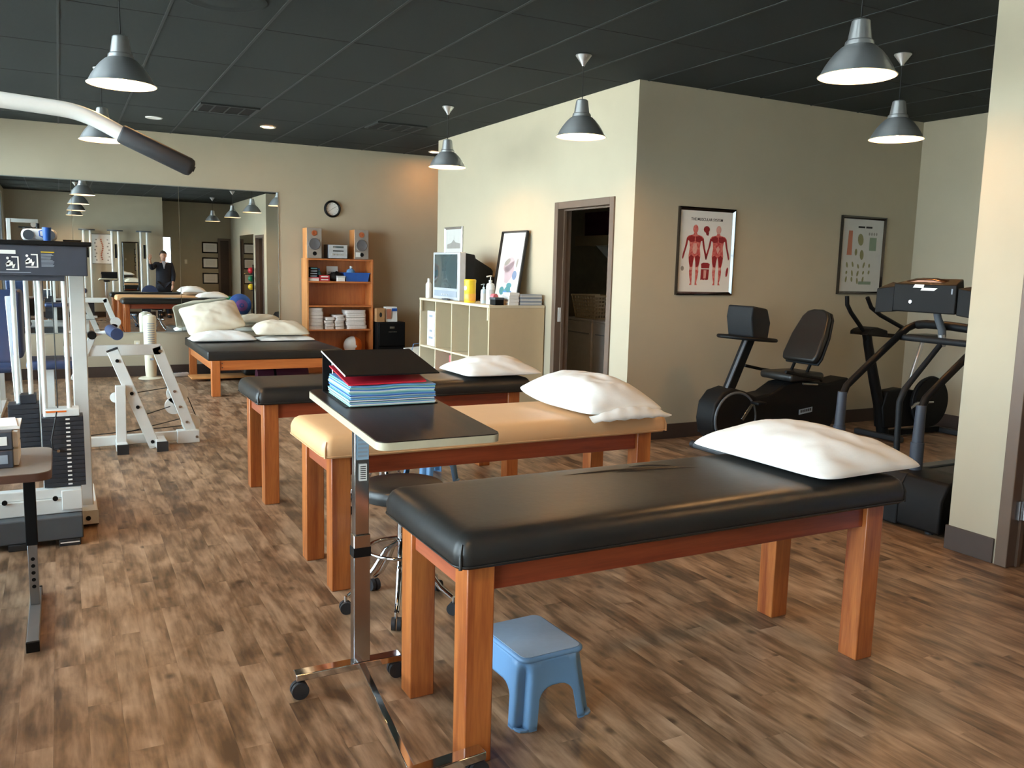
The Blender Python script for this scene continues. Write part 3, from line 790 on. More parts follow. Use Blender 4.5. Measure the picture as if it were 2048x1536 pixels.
# rounded outline
def round_slab(x0, x1, y0, y1, z0, z1, r, seg=6):
    pts = []
    for cx, cy, st in ((x1 - r, y1 - r, 0), (x0 + r, y1 - r, PI / 2), (x0 + r, y0 + r, PI), (x1 - r, y0 + r, 1.5 * PI)):
        for k in range(seg + 1):
            a = st + k * PI / 2 / seg; pts.append((cx + r * math.cos(a), cy + r * math.sin(a)))
    return MB().prism(pts, (0, 0, z0), (1, 0, 0), (0, 1, 0), (0, 0, z1 - z0))
tp = round_slab(-0.19, 0.19, -0.383, 0.383, 0.0095, 0.0125, 0.03).move(TM).build('table_top', 'dark_laminate', t)
round_slab(-0.192, 0.192, -0.385, 0.385, -0.0125, 0.0095, 0.032).move(TM).build('edge_band', 'edge_band', tp, smooth=40)
MB().box(-0.03, 0.03, -0.022, 0.022, 0.0905, 0.56).build('column', 'steel', t, bevel=0.003)
MB().box(-0.026, 0.026, -0.018, 0.018, 0.5605, 1.0).build('inner_column', 'steel', t, bevel=0.003)
MB().box(-0.032, 0.032, -0.024, 0.024, 0.48, 0.515).build('collar', 'black_plastic', t, bevel=0.002)
MB().box(-0.05, 0.07, -0.18, 0.05, 0.975, 1.005).build('top_bracket', 'black_plastic', t)
st = MB().box(-0.02, 0.022, -0.0232, -0.0226, 0.83, 0.93).build('sticker', 'sticker_blue', t)
for k in range(6): MB().box(-0.016, 0.018, -0.0236, -0.0233, 0.84 + k * 0.014, 0.847 + k * 0.014).build('print_line', 'label_grey', st)
st = MB().box(-0.012, 0.016, -0.0232, -0.0226, 0.755, 0.815).build('barcode_label', 'paper', t)
for k in range(7): MB().box(-0.008, 0.012, -0.0236, -0.0233, 0.762 + k * 0.007, 0.765 + k * 0.007).build('bar', 'ink', st)
MB().box(-0.235, 0.15, -0.025, 0.025, 0.065, 0.09).build('back_foot_bar', 'chrome', t, bevel=0.003)
MB().beam((-0.002, -0.026, 0.0775), (-0.075, -0.7, 0.0775), 0.025, 0.022, (0, 0, 1)).build('spine_bar', 'chrome', t, bevel=0.002)
MB().beam((-0.27, -0.74, 0.0775), (0.15, -0.7, 0.0775), 0.026, 0.05, (0, 0, 1)).build('front_foot_bar', 'chrome', t, bevel=0.003)
for x, y in ((-0.222, -0.012), (0.135, 0.0), (-0.255, -0.738), (0.135, -0.702)):
    c = MB().cyl((x, y - 0.018, 0.0305), (x, y - 0.004, 0.0305), 0.03, n=24).cyl((x, y + 0.004, 0.0305), (x, y + 0.018, 0.0305), 0.03, n=24).cyl((x, y - 0.004, 0.0305), (x, y + 0.004, 0.0305), 0.02, n=16).build('caster', 'rubber', t, smooth=35)
    MB().cyl((x, y, 0.05), (x, y, 0.065), 0.009, n=10).build('stem', 'black_plastic', c)

# ring binder lying open-mouthed on the overbed table
BM = Matrix.Translation((0.9, 2.82, 0)) @ TM
zt = (BM @ Vector((0, 0.25, 0.0125))).z
t = thing('ring_binder', 'thick black ring binder bulging with blue dividers', 'binder', (0.96, 2.79, zt - 0.006), 0.0)
slope = 0.056
def bp(x, y, z): return (x, y, z + slope * y)
MB().add([bp(-0.16, -0.13, 0.001), bp(0.16, -0.13, 0.001), bp(0.16, 0.145, 0.001), bp(-0.16, 0.145, 0.001), bp(-0.16, -0.13, 0.005), bp(0.16, -0.13, 0.005), bp(0.16, 0.145, 0.005), bp(-0.16, 0.145, 0.005)],
         [(0, 3, 2, 1), (4, 5, 6, 7), (0, 1, 5, 4), (1, 2, 6, 5), (2, 3, 7, 6), (3, 0, 4, 7)]).build('back_cover', 'black_plastic', t)
MB().box(-0.16, 0.16, 0.1455, 0.1495, 0.006, 0.150).build('spine', 'black_plastic', t)
fc = MB().add([(-0.163, -0.135, 0.098), (0.163, -0.135, 0.098), (0.163, 0.15, 0.151), (-0.163, 0.15, 0.151), (-0.163, -0.135, 0.102), (0.163, -0.135, 0.102), (0.163, 0.15, 0.155), (-0.163, 0.15, 0.155)],
         [(0, 3, 2, 1), (4, 5, 6, 7), (0, 1, 5, 4), (1, 2, 6, 5), (2, 3, 7, 6), (3, 0, 4, 7)]).build('front_cover', 'black_plastic', t)
MB().beam((-0.1636, -0.135, 0.1), (-0.1636, 0.15, 0.153), 0.0012, 0.005, (1, 0, 0)).build('white_edge', 'paper', fc)  # thin white line along the cover's left edge
random.seed(11)
seq = ['mint', 'paper', 'sky_blue', 'mint', 'blue', 'paper', 'teal', 'sky_blue', 'mint', 'paper', 'blue', 'sky_blue', 'teal', 'mint', 'paper', 'sky_blue', 'blue', 'mint', 'teal', 'sky_blue']
z = 0.0065
for k, m in enumerate(seq):
    th = 0.0033; dx = random.uniform(-0.004, 0.004); dy = random.uniform(-0.005, 0.005); lift = 0.00004 * k * k
    vs = []
    n = 10
    for zz in (0, th * 0.94):
        for j in (0, 1):
            for i in range(n + 1):
                x = -0.148 + 0.296 * i / n + dx; y = (-0.135 if j == 0 else 0.11) + dy
                wv = 0.0011 * math.sin(i * 0.9 + k * 0.13) * (k / 20.0) * 2 * (1 - j)
                vs.append(bp(x, y, z + zz + wv))
    fs = []
    m1 = n + 1
    for i in range(n):
        fs += [(i, i + 1, m1 + i + 1, m1 + i), (2 * m1 + i, 2 * m1 + i + 1, 3 * m1 + i + 1, 3 * m1 + i), (i, i + 1, 2 * m1 + i + 1, 2 * m1 + i), (m1 + i, m1 + i + 1, 3 * m1 + i + 1, 3 * m1 + i)]
    fs += [(0, m1, 3 * m1, 2 * m1), (n, m1 + n, 3 * m1 + n, 2 * m1 + n)]
    MB().add(vs, fs).build('divider_sheet', m, t)
    z += th
# red folder on top, lifted at the spine
MB().add([bp(-0.15, -0.125, z + 0.001), bp(0.12, -0.125, z + 0.004), bp(0.13, 0.1, z + 0.03), bp(-0.15, 0.1, z + 0.026), bp(-0.15, -0.125, z + 0.006), bp(0.12, -0.125, z + 0.009), bp(0.13, 0.1, z + 0.034), bp(-0.15, 0.1, z + 0.030)],
         [(0, 3, 2, 1), (4, 5, 6, 7), (0, 1, 5, 4), (1, 2, 6, 5), (2, 3, 7, 6), (3, 0, 4, 7)]).build('red_folder', 'red', t)
for x in (-0.13, -0.105, 0.0, 0.11):
    MB().tube([(x, 0.142, 0.02), (x, 0.128, 0.03), (x, 0.12, 0.07), (x, 0.126, 0.11), (x, 0.142, 0.128)], 0.0035, n=8).build('ring', 'chrome', t, smooth=60)

# ================================================================ STEP STOOLS
def make_stool(label):
    t = thing('step_stool', label, 'step stool', (0, 0, 0), 0, 'blue plastic step stools')
    H = 0.24; a, b = 0.122, 0.152; sp = 0.03; ZAP, RA, LEG = 0.135, 0.05, 0.07
    # one moulded skirt: corner legs are scooped channels, arches between them
    cols = []      # (outline point at unit scale as function of level, bottom z)
    def corner_pts(sx, sy, swap):
        """offsets (from the outer corner, inward along x and y) going round one corner"""
        seq = [(LEG, 0.0), (0.058, 0.0), (0.047, 0.0), (0.039, 0.004), (0.036, 0.012), (0.034, 0.022), (0.033, 0.033)]
        seq = seq + [(q, p) for p, q in reversed(seq[:-1])]
        return seq
    def level_pt(ox, oy, sx, sy, z):
        f = 1 - z / H
        k = min(1.0, max(0.0, (H - 0.02 - z) / 0.035))            # groove fades out under the seat
        gx, gy = ox, oy
        if ox < 0.05 and oy < 0.05:                                # plain rounded corner near the top
            ang = math.atan2(oy, ox)
            gx = ox * k + (1 - k) * 0.046 * (1 - math.sin(ang)); gy = oy * k + (1 - k) * 0.046 * (1 - math.cos(ang))
        return (sx * (a + sp * f - gx), sy * (b + sp * f - gy), z)
    corners = [(-1, -1), (1, -1), (1, 1), (-1, 1)]
    for ci, (sx, sy) in enumerate(corners):
        seq = corner_pts(sx, sy, False)
        along_first = ci % 2 == 1     # going round: arrive along x at odd corners, along y at even ones
        order = seq if along_first else [(q, p) for p, q in seq]
        for (ox, oy) in order: cols.append((lambda z, ox=ox, oy=oy, sx=sx, sy=sy: level_pt(ox, oy, sx, sy, z), 0.0))
        # side towards the next corner
        nx, ny = corners[(ci + 1) % 4]
        horizontal = ny == sy
        half = (a if horizontal else b)
        span = 2 * half - 2 * LEG
        for q in (0.002, 0.008, 0.018, 0.032, 0.05):
            zb = ZAP - RA + math.sqrt(max(0, RA * RA - (RA - q) ** 2))
            if horizontal: cols.append((lambda z, q=q, sx=sx, sy=sy: level_pt(LEG + q, 0, sx, sy, z), zb))
            else: cols.append((lambda z, q=q, sx=sx, sy=sy: level_pt(0, LEG + q, sx, sy, z), zb))
        for q in (0.05, 0.032, 0.018, 0.008, 0.002):
            zb = ZAP - RA + math.sqrt(max(0, RA * RA - (RA - q) ** 2))
            if horizontal: cols.append((lambda z, q=q, sx=nx, sy=ny: level_pt(LEG + q, 0, sx, sy, z), zb))
            else: cols.append((lambda z, q=q, sx=nx, sy=ny: level_pt(0, LEG + q, sx, sy, z), zb))
    NL = 12; ZT_ = H - 0.012; vs = []; fs = []
    for fn, zb in cols:
        for k in range(NL + 1): vs.append(fn(ZT_ + (max(zb, 0.003) - ZT_) * (k / NL) ** 0.85))
    nc = len(cols)
    for i in range(nc):
        j = (i + 1) % nc
        for k in range(NL): fs.append((i * (NL + 1) + k, j * (NL + 1) + k, j * (NL + 1) + k + 1, i * (NL + 1) + k + 1))
    sk = MB().add(vs, fs).build('skirt', 'stool_blue', t, smooth=50)
    so = sk.modifiers.new('solid', 'SOLIDIFY'); so.thickness = 0.004; so.offset = -1
    # toe plates closing the foot of each channel
    for sx, sy in corners:
        pts = [level_pt(ox, oy, sx, sy, 0.003) for ox, oy in corner_pts(sx, sy, False)]
        pts = [(x, y) for x, y, z in pts] + [(sx * (a + sp - 0.03), sy * (b + sp - 0.03))]
        MB().prism(pts, (0, 0, 0.0), (1, 0, 0), (0, 1, 0), (0, 0, 0.005)).build('toe', 'stool_blue', t)
        cx, cy = sx * (a + sp - 0.014), sy * (b + sp - 0.014)
        MB().prism([(sx * (a + sp - 0.004), sy * (b + sp - 0.046)), (sx * (a + sp - 0.003), sy * (b + sp - 0.028)), (sx * (a + sp - 0.011), sy * (b + sp - 0.011)), (sx * (a + sp - 0.028), sy * (b + sp - 0.003)), (sx * (a + sp - 0.046), sy * (b + sp - 0.004))], (0, 0, 0.0002), (1, 0, 0), (0, 1, 0), (0, 0, 0.008)).build('toe_lip', 'stool_blue', t, bevel=0.002)
    round_slab(-a - 0.004, a + 0.004, -b - 0.004, b + 0.004, H - 0.02, H - 0.002, 0.036).build('seat_rim', 'stool_blue', t, bevel=0.008, seg=3)
    round_slab(-a + 0.006, a - 0.006, -b + 0.006, b - 0.006, H - 0.002, H, 0.028).build('tread', 'stool_top', t, bevel=0.001)
    return t
s0 = make_stool('light blue plastic step stool under the nearest treatment table'); s0.matrix_basis = Matrix.Translation((1.395, 2.455, 0)) @ Matrix.Rotation(0.05, 4, 'Z')
dup(s0, (2.29, 5.55, 0), 0.1, 'light blue step stool under the farthest treatment table, mostly hidden')

# ================================================================ ROLLING STOOLS
def make_rolling_stool(label):
    t = thing('rolling_stool', label, 'stool', (0, 0, 0), 0, 'chrome rolling stools')
    MB().lathe([(0.0, 0.5), (0.17, 0.5), (0.186, 0.508), (0.19, 0.53), (0.186, 0.552), (0.168, 0.566), (0.1, 0.572), (0.0, 0.573)], 36).build('seat', 'black_vinyl', t, smooth=50)
    MB().cyl((0, 0, 0.475), (0, 0, 0.4995), 0.1, 0.12, n=24).build('seat_plate', 'black_plastic', t, smooth=40)
    MB().cyl((0, 0, 0.14), (0, 0, 0.475), 0.022, n=18).build('column', 'chrome', t, smooth=40)
    MB().tube([(0.02, 0, 0.465), (0.1, 0.01, 0.462), (0.15, 0.02, 0.445)], 0.005, n=8).build('height_lever', 'chrome', t, smooth=60)
    rr = MB().tube([(0.15 * math.cos(a * PI / 16), 0.15 * math.sin(a * PI / 16), 0.27) for a in range(32)], 0.009, n=8, closed=True).build('foot_ring', 'chrome', t, smooth=60)
    for k in range(5):
        a = 2 * PI * k / 5 + 0.5; d = Vector((math.cos(a), math.sin(a), 0))
        MB().tube([d * 0.018 + Vector((0, 0, 0.3)), d * 0.07 + Vector((0, 0, 0.27)), d * 0.12 + Vector((0, 0, 0.19)), d * 0.18 + Vector((0, 0, 0.115)), d * 0.235 + Vector((0, 0, 0.075))], [0.012, 0.013, 0.014, 0.013, 0.011], n=10).build('leg', 'chrome', t, smooth=60)
        w = d * 0.245; s = Vector((-d.y, d.x, 0))
        c = MB().cyl(w - s * 0.02 + Vector((0, 0, 0.0275)), w - s * 0.004 + Vector((0, 0, 0.0275)), 0.027, n=18).cyl(w + s * 0.004 + Vector((0, 0, 0.0275)), w + s * 0.02 + Vector((0, 0, 0.0275)), 0.027, n=18).build('caster', 'rubber', t, smooth=35)
        MB().cyl(w + Vector((0, 0, 0.05)), w + Vector((0, 0, 0.078)), 0.007, n=8).build('stem', 'chrome', c)
    return t
r0 = make_rolling_stool('black round rolling stool tucked behind the nearest treatment table'); r0.location = (1.28, 3.42, 0)
dup(r0, (1.72, 4.95, 0), 0.4, 'rolling stool behind the tan treatment table, only a caster showing')

# ================================================================ FRAMED PRINTS
def frame_parts(t, w, h, fm, fw=0.022, fd=0.022, pm='paper'):
    """print in the local xz plane, facing -y, back on y=0, centred on x, bottom at z=0"""
    def bar(a, b, inward):
        # bevelled moulding a->b in xz, inner edge slopes to the print
        a = Vector((a[0], 0, a[1])); b = Vector((b[0], 0, b[1])); i = Vector((inward[0], 0, inward[1])); d = (b - a).normalized()
        vs = []
        for p, sgn in ((a, 1), (b, -1)):
            for k, dep in ((0, 0.0005), (0, fd * 0.8), (0.45, fd), (1, 0.008), (1, 0.0005)):
                vs.append(p + i * (fw * k) + d * (sgn * fw * k) + Vector((0, -dep, 0)))
        n = 5
        return MB().add(vs, [tuple(range(n)), tuple(range(2 * n - 1, n - 1, -1))] + [(k, (k + 1) % n, n + (k + 1) % n, n + k) for k in range(n)])
    x0, x1 = -w / 2, w / 2
    for a, b, i in (((x0, 0), (x1, 0), (0, 1)), ((x1, 0), (x1, h), (-1, 0)), ((x1, h), (x0, h), (0, -1)), ((x0, h), (x0, 0), (1, 0))):
        bar(a, b, i).build('frame_bar', fm, t)
    return MB().box(x0 + fw * 0.8, x1 - fw * 0.8, -0.007, -0.001, fw * 0.8, h - fw * 0.8).build('print', pm, t)

def flat(mb_name, polys, mname, parent, y):
    mb = MB()
    for p in polys: mb.prism(p, (0, y, 0), (1, 0, 0), (0, 0, 1), (0, 0.0004, 0))
    return mb.build(mb_name, mname, parent)
def ell(cx, cz, rx, rz, n=18, rot=0.0):
    return [(cx + rx * math.cos(a) * math.cos(rot) - rz * math.sin(a) * math.sin(rot), cz + rx * math.cos(a) * math.sin(rot) + rz * math.sin(a) * math.cos(rot)) for a in [2 * PI * k / n for k in range(n)]]
def sym(pts): return [pts, [(-x, z) for x, z in reversed(pts)]]

def anatomy_figure(name, parent, cx, z0, h, back=False):
    """standing anatomy figure, arms held out a little; unit height is the whole body"""
    P = lambda pts: [(cx + 1.2 * x * h, z0 + z * h) for x, z in pts]
    half = [(0.0, 0.865), (0.028, 0.862), (0.032, 0.835), (0.065, 0.825), (0.115, 0.812), (0.142, 0.785), (0.15, 0.74), (0.128, 0.72), (0.112, 0.76), (0.098, 0.70), (0.088, 0.62), (0.098, 0.545), (0.104, 0.48), (0.094, 0.38), (0.075, 0.29), (0.082, 0.22), (0.07, 0.12), (0.052, 0.04), (0.07, 0.0), (0.028, 0.0), (0.03, 0.06), (0.03, 0.17), (0.028, 0.27), (0.02, 0.38), (0.0, 0.47)]
    body = [(x, z) for x, z in half] + [(-x, z) for x, z in reversed(half[1:-1])]
    fig = flat(name, [P(body)], 'muscle_red', parent, -0.0078)
    flat('head', [P(ell(0, 0.925, 0.045, 0.07, 20))], 'muscle_pale' if back else 'muscle_red', fig, -0.0080)
    arms = [(0.118, 0.775), (0.148, 0.775), (0.162, 0.70), (0.176, 0.62), (0.206, 0.52), (0.216, 0.45), (0.2, 0.42), (0.186, 0.47), (0.158, 0.58), (0.136, 0.66)]
    flat('arms', [P(p) for p in sym(arms)], 'muscle_deep', fig, -0.0081)
    chest = [(0.008, 0.80), (0.07, 0.815), (0.122, 0.79), (0.125, 0.74), (0.075, 0.705), (0.01, 0.72)]
    flat('shoulder_muscles' if back else 'chest_muscles', [P(p) for p in sym(chest)], 'muscle_deep', fig, -0.0082)
    if back:
        flat('lower_back', [P([(0, 0.66), (0.035, 0.61), (0.0, 0.52), (-0.035, 0.61)])], 'muscle_pale', fig, -0.0083)
    else:
        flat('abdomen', [P([(0.03, 0.69), (0.042, 0.6), (0.03, 0.53), (0.0, 0.51), (-0.03, 0.53), (-0.042, 0.6), (-0.03, 0.69)])], 'muscle_pale', fig, -0.0083)
    thigh = [(0.012, 0.47), (0.06, 0.5), (0.1, 0.46), (0.09, 0.37), (0.072, 0.31), (0.035, 0.3), (0.02, 0.38)]
    flat('thighs', [P(p) for p in sym(thigh)], 'muscle_deep', fig, -0.0082)
    knee = [(0.034, 0.295), (0.07, 0.295), (0.074, 0.25), (0.034, 0.25)]
    flat('knees', [P(p) for p in sym(knee)], 'muscle_pale', fig, -0.0083)
    return fig

t = thing('framed_poster', 'framed muscular system chart with two red figures', 'poster', (5.145, YP, 1.298), 0)
W_, H_ = 0.65, 0.775
pr = frame_parts(t, W_, H_, 'frame_black', 0.03, 0.026)
anatomy_figure('front_figure', pr, -0.125, 0.09, 0.535)
anatomy_figure('back_figure', pr, 0.14, 0.09, 0.535, True)
text_part('THE MUSCULAR SYSTEM', 0.034, 'ink', pr, (0, -0.0076, 0.66), bold=0.0003, sx=0.98)
flat('head_study', [ell(0.0, 0.585, 0.035, 0.03, 14), [(-0.01, 0.56), (0.03, 0.56), (0.022, 0.53), (0.0, 0.535)]], 'muscle_deep', pr, -0.0078)
flat('torso_study', [[(-0.04, 0.24), (0.05, 0.24), (0.055, 0.28), (0.03, 0.29), (-0.02, 0.29), (-0.045, 0.28)], [(-0.045, 0.135), (-0.03, 0.14), (-0.01, 0.135), (0.005, 0.14), (0.022, 0.135), (0.045, 0.14), (0.05, 0.232), (-0.042, 0.232)]], 'muscle_deep', pr, -0.0078)
flat('torso_highlight', [[(-0.01, 0.15), (0.016, 0.15), (0.02, 0.225), (-0.012, 0.225)]], 'muscle_pale', pr, -0.0081)
flat('hand_study', [ell(-0.255, 0.235, 0.018, 0.022, 10)], 'ink_grey', pr, -0.0078)
flat('foot_study', [ell(0.26, 0.21, 0.013, 0.045, 10, -0.15)], 'muscle_deep', pr, -0.0078)

t = thing('framed_poster', 'framed pale chart of small drawings above the rear exercise bike', 'poster', (7.155, YP, 1.32), 0)
W_, H_ = 0.64, 0.775
pr = frame_parts(t, W_, H_, 'frame_black', 0.03, 0.026, 'paper_grey')
flat('title_marks', [[(x0, 0.66), (x1, 0.66), (x1, 0.678), (x0, 0.678)] for x0, x1 in ((-0.075, 0.02), (0.035, 0.125))], 'ink', pr, -0.0078)
flat('red_column', [[(-0.215, 0.39), (-0.145, 0.39), (-0.15, 0.63), (-0.205, 0.63)]], 'ink_rust', pr, -0.0078)
random.seed(5)
flat('olive_sketches', [ell(-0.03, 0.545, 0.04, 0.06, 12, 0.2), ell(-0.085, 0.42, 0.018, 0.035, 10), ell(0.0, 0.395, 0.028, 0.05, 12, 0.1)] + [ell(-0.2 + 0.08 * (k % 5), 0.29 - 0.075 * (k // 5) + random.uniform(-0.01, 0.01), 0.013, random.uniform(0.018, 0.034), 8, random.uniform(-0.4, 0.4)) for k in range(14)], 'ink_olive', pr, -0.0078)
flat('green_panel', [[(0.1, 0.44), (0.2, 0.44), (0.2, 0.57), (0.1, 0.57)]], 'ink_sage', pr, -0.0078)
flat('green_strip', [[(-0.02, 0.1), (0.16, 0.1), (0.16, 0.13), (-0.02, 0.13)]], 'ink_sage', pr, -0.0078)
flat('small_figures', [ell(0.09 + 0.035 * k, 0.605, 0.011, 0.016, 8) for k in range(4)], 'ink_grey', pr, -0.0079)

t = thing('framed_picture', 'silver framed grey print on the cream wall behind the television', 'picture', (XS, 9.87, 1.42), -PI / 2)
pr = frame_parts(t, 0.55, 0.565, 'frame_silver', 0.03, 0.02, 'paper_grey')
flat('landscape', [[(-0.2, 0.3), (0.2, 0.3), (0.2, 0.36), (0.06, 0.375), (0.0, 0.41), (-0.07, 0.37), (-0.2, 0.35)]], 'ink_grey', pr, -0.0078)
flat('sail', [[(0.0, 0.4), (0.035, 0.41), (0.01, 0.47)]], 'ink_light', pr, -0.0079)
flat('caption_band', [[(-0.2, 0.12), (0.2, 0.12), (0.2, 0.24), (-0.2, 0.24)]], 'ink_light', pr, -0.0078)
text_sp = None

# certificates behind the camera (seen in the mirror), chart and picture on the back wall
for k, (z, lab) in enumerate(((1.70, 'topmost of three black framed certificates seen in the mirror'), (1.27, 'middle of three black framed certificates seen in the mirror'), (0.84, 'lowest of three black framed certificates seen in the mirror'))):
    t = thing('framed_certificate', lab, 'certificate', (3.78, YB, z), PI, 'certificates')
    pr = frame_parts(t, 0.44, 0.31, 'frame_black', 0.035, 0.02, 'paper')
    flat('text_lines', [[(-0.12, 0.1 + j * 0.03), (0.12, 0.1 + j * 0.03), (0.12, 0.106 + j * 0.03), (-0.12, 0.106 + j * 0.03)] for j in range(5)], 'ink_light', pr, -0.0078)
t = thing('framed_poster', 'pale spine chart on the back wall, seen in the mirror', 'poster', (0.97, YA, 1.34), PI)
pr = frame_parts(t, 0.5, 0.76, 'frame_silver', 0.02, 0.02, 'paper')
flat('spine_drawing', [ell(0.02 * math.sin(k * 0.7), 0.12 + k * 0.045, 0.02, 0.018, 10) for k in range(12)], 'ink_rust', pr, -0.0078)
flat('vertebra_sketches', [ell(sx * (0.13 + 0.03 * (k % 2)), 0.1 + k * 0.085, 0.022, 0.017, 8) for k in range(7) for sx in (-1, 1)], 'ink_grey', pr, -0.0078)
t = thing('dressing_mirror', 'tall dark framed mirror on the back wall, seen in the reflection', 'mirror', (1.62, YA, 0.66), PI)
pr = frame_parts(t, 0.4, 1.26, 'frame_black', 0.03, 0.02, 'mirror')

# ================================================================ BOOKCASE
BX0, BX1, BYF, BYB, BZ = 2.95, 3.885, 11.6, 11.892, 1.565
t = thing('bookcase', 'orange wood bookcase with towels and supplies against the far wall', 'bookcase', (BX0, BYF, 0))
bw, bd = BX1 - BX0, BYB - BYF
for x in (0, bw - 0.025): MB().box(x, x + 0.025, 0, bd, 0, BZ).build('side_panel', 'maple_z' if x else 'pine_z', t, bevel=0.0015)
SH = [0.2, 0.575, 0.905, 1.235, BZ - 0.025]
for z in SH: MB().box(0.0255, bw - 0.0255, 0.003, bd - 0.008, z, z + 0.022).build('shelf', 'maple_x', t, bevel=0.0015)
MB().box(0.0255, bw - 0.0255, bd - 0.0075, bd, 0.001, BZ - 0.001).build('back_panel', 'maple_z', t)
MB().box(0.0255, bw - 0.0255, 0.01, 0.026, 0.001, 0.199).build('kick_board', 'maple_x', t)

# speakers and stereo on top
def speaker(label, x, note=False):
    t = thing('speaker', label, 'speaker', (x, 11.62, BZ), 0, 'bookshelf speakers')
    w, d, h = 0.20, 0.24, 0.405
    MB().box(0, w, 0.012, d, 0, h).build('cabinet', 'pine_z', t, bevel=0.003)
    MB().box(0.001, w - 0.001, 0, 0.012, 0.001, h - 0.001).build('baffle', 'speaker_face', t, bevel=0.002)
    M_ = Matrix.Rotation(PI / 2, 3, 'X')
    MB().lathe([(0.0, 0.004), (0.02, 0.002), (0.06, 0.006), (0.075, 0.011), (0.08, 0.006), (0.08, 0.0)], 28, (w / 2, 0, 0.19), M_).build('woofer', 'speaker_cone', t, smooth=50)
    MB().lathe([(0.0, 0.012), (0.012, 0.01), (0.03, 0.005), (0.037, 0.007), (0.038, 0.0)], 24, (w / 2, 0, 0.335), M_).build('tweeter', 'copper', t, smooth=50)
    MB().lathe([(0.0, 0.0005), (0.022, 0.0005), (0.026, 0.003), (0.028, 0.0)], 20, (w / 2 + 0.005, 0, 0.062), M_).build('bass_port', 'black_plastic', t, smooth=50)
    if note: MB().box(0.015, 0.085, -0.0012, -0.0004, 0.03, 0.095).build('taped_note', 'paper', t)
    return t
speaker('left bookshelf speaker, on the bookcase below the clock', 2.962)
speaker('right bookshelf speaker with a paper note taped on', 3.622, True)
t = thing('mini_stereo', 'small silver stereo between the two bookshelf speakers', 'stereo', (3.255, 11.615, BZ))
MB().box(0, 0.265, 0.012, 0.24, 0.006, 0.19).build('case', 'grey_plastic', t, bevel=0.004)
MB().box(0.002, 0.263, 0.0, 0.0115, 0.008, 0.188).build('front_panel', 'tv_silver', t, bevel=0.002)
MB().box(0.06, 0.21, -0.002, -0.0002, 0.145, 0.17).build('display', 'screen', t)
MB().box(0.06, 0.21, -0.002, -0.0002, 0.098, 0.112).build('disc_slot', 'black_plastic', t)
for k in range(4): MB().cyl((0.055 + k * 0.05, -0.001, 0.055), (0.055 + k * 0.05, -0.01, 0.055), 0.014, n=14).build('knob', 'alu_bright', t, smooth=40)
for x in (0.03, 0.235): MB().cyl((x, 0.1, 0), (x, 0.1, 0.0055), 0.012, n=10).build('foot', 'rubber', t)

# things on the upper shelf
ZS = SH[3] + 0.022
def cased(name, label, cat, x0, x1, y0, d, z0, h, m, lidm=None, group=None):
    t = thing(name, label, cat, ((x0 + x1) / 2, y0 + d / 2, z0), 0, group)
    w = x1 - x0
    MB().box(-w / 2, w / 2, -d / 2, d / 2, 0, h * 0.72).build('body', m, t, bevel=0.003)
    MB().box(-w / 2 - 0.003, w / 2 + 0.003, -d / 2 - 0.003, d / 2 + 0.003, h * 0.7203, h).build('lid', lidm or m, t, bevel=0.002)
    return t
cased('supply_box', 'flat white box at the left end of the upper bookcase shelf', 'box', 2.99, 3.125, 11.63, 0.16, ZS, 0.05, 'paper', 'pink')
for k in range(4):
    t = thing('cassette_case', ['lowest', 'second lowest', 'second highest', 'topmost'][k] + ' dark case stacked on the flat white box in the bookcase', 'case', (3.055, 11.70, ZS + 0.0505 + k * 0.034), 0.04 * (k - 1), 'dark cases in the bookcase')
    MB().box(-0.055, 0.055, -0.06, 0.06, 0, 0.032).build('case', 'black_plastic', t, bevel=0.003)
    MB().box(-0.045, 0.045, -0.0612, -0.0602, 0.008, 0.024).build('spine_label', 'teal' if k == 3 else 'label_grey', t)
t = thing('spray_bottle', 'teal bottle behind the red boxes on the upper bookcase shelf', 'bottle', (3.155, 11.75, ZS))
MB().lathe([(0.0, 0), (0.032, 0), (0.034, 0.01), (0.034, 0.1), (0.02, 0.13), (0.012, 0.135), (0.012, 0.15), (0.0, 0.15)], 20).build('bottle_body', 'teal', t, smooth=40)
MB().cyl((0, 0, 0.1505), (0, 0, 0.17), 0.016, n=14).build('cap', 'blue', t, smooth=40)
for k in range(2):
    t = thing('glove_box', ('lower' if k == 0 else 'upper') + ' of two red and white boxes on the upper bookcase shelf', 'box', (3.205, 11.68, ZS + k * 0.0405), 0, 'red boxes in the bookcase')
    MB().box(-0.07, 0.07, -0.045, 0.045, 0, 0.04).build('carton', 'red', t, bevel=0.003)
    MB().box(-0.05, 0.05, -0.0462, -0.0452, 0.012, 0.028).build('label_band', 'paper', t)
t = thing('paper_sign', 'white paper card leaning at the back of the upper shelf', 'card', (3.37, 11.84, ZS))
MB().cbox((0, 0, 0.105), (0.16, 0.003, 0.2), Matrix.Rotation(-0.15, 3, 'X')).build('card', 'paper', t)
MB().cbox((0, -0.0035, 0.12), (0.12, 0.001, 0.02), Matrix.Rotation(-0.15, 3, 'X')).build('print_line', 'ink_light', t)
t = thing('cloth_bag', 'crumpled black bag in the middle of the upper bookcase shelf', 'bag', (3.37, 11.72, ZS))
mb = MB().ball((0, 0, 0.06), (0.11, 0.07, 0.06), 24, 14)
mb.v = [(x * (1 + 0.25 * noise.noise(Vector((x * 14, y * 14, z * 14)))), y, max(0.0005, z * (1 + 0.35 * noise.noise(Vector((x * 18 + 5, y * 18, z * 9)))))) for x, y, z in mb.v]
mb.build('bag_body', 'black_cord', t, smooth=60)
MB().tube([(-0.05, -0.02, 0.09), (-0.03, -0.04, 0.12), (0.02, -0.045, 0.125), (0.05, -0.02, 0.1)], 0.006, n=8).build('strap', 'black_plastic', t, smooth=60)
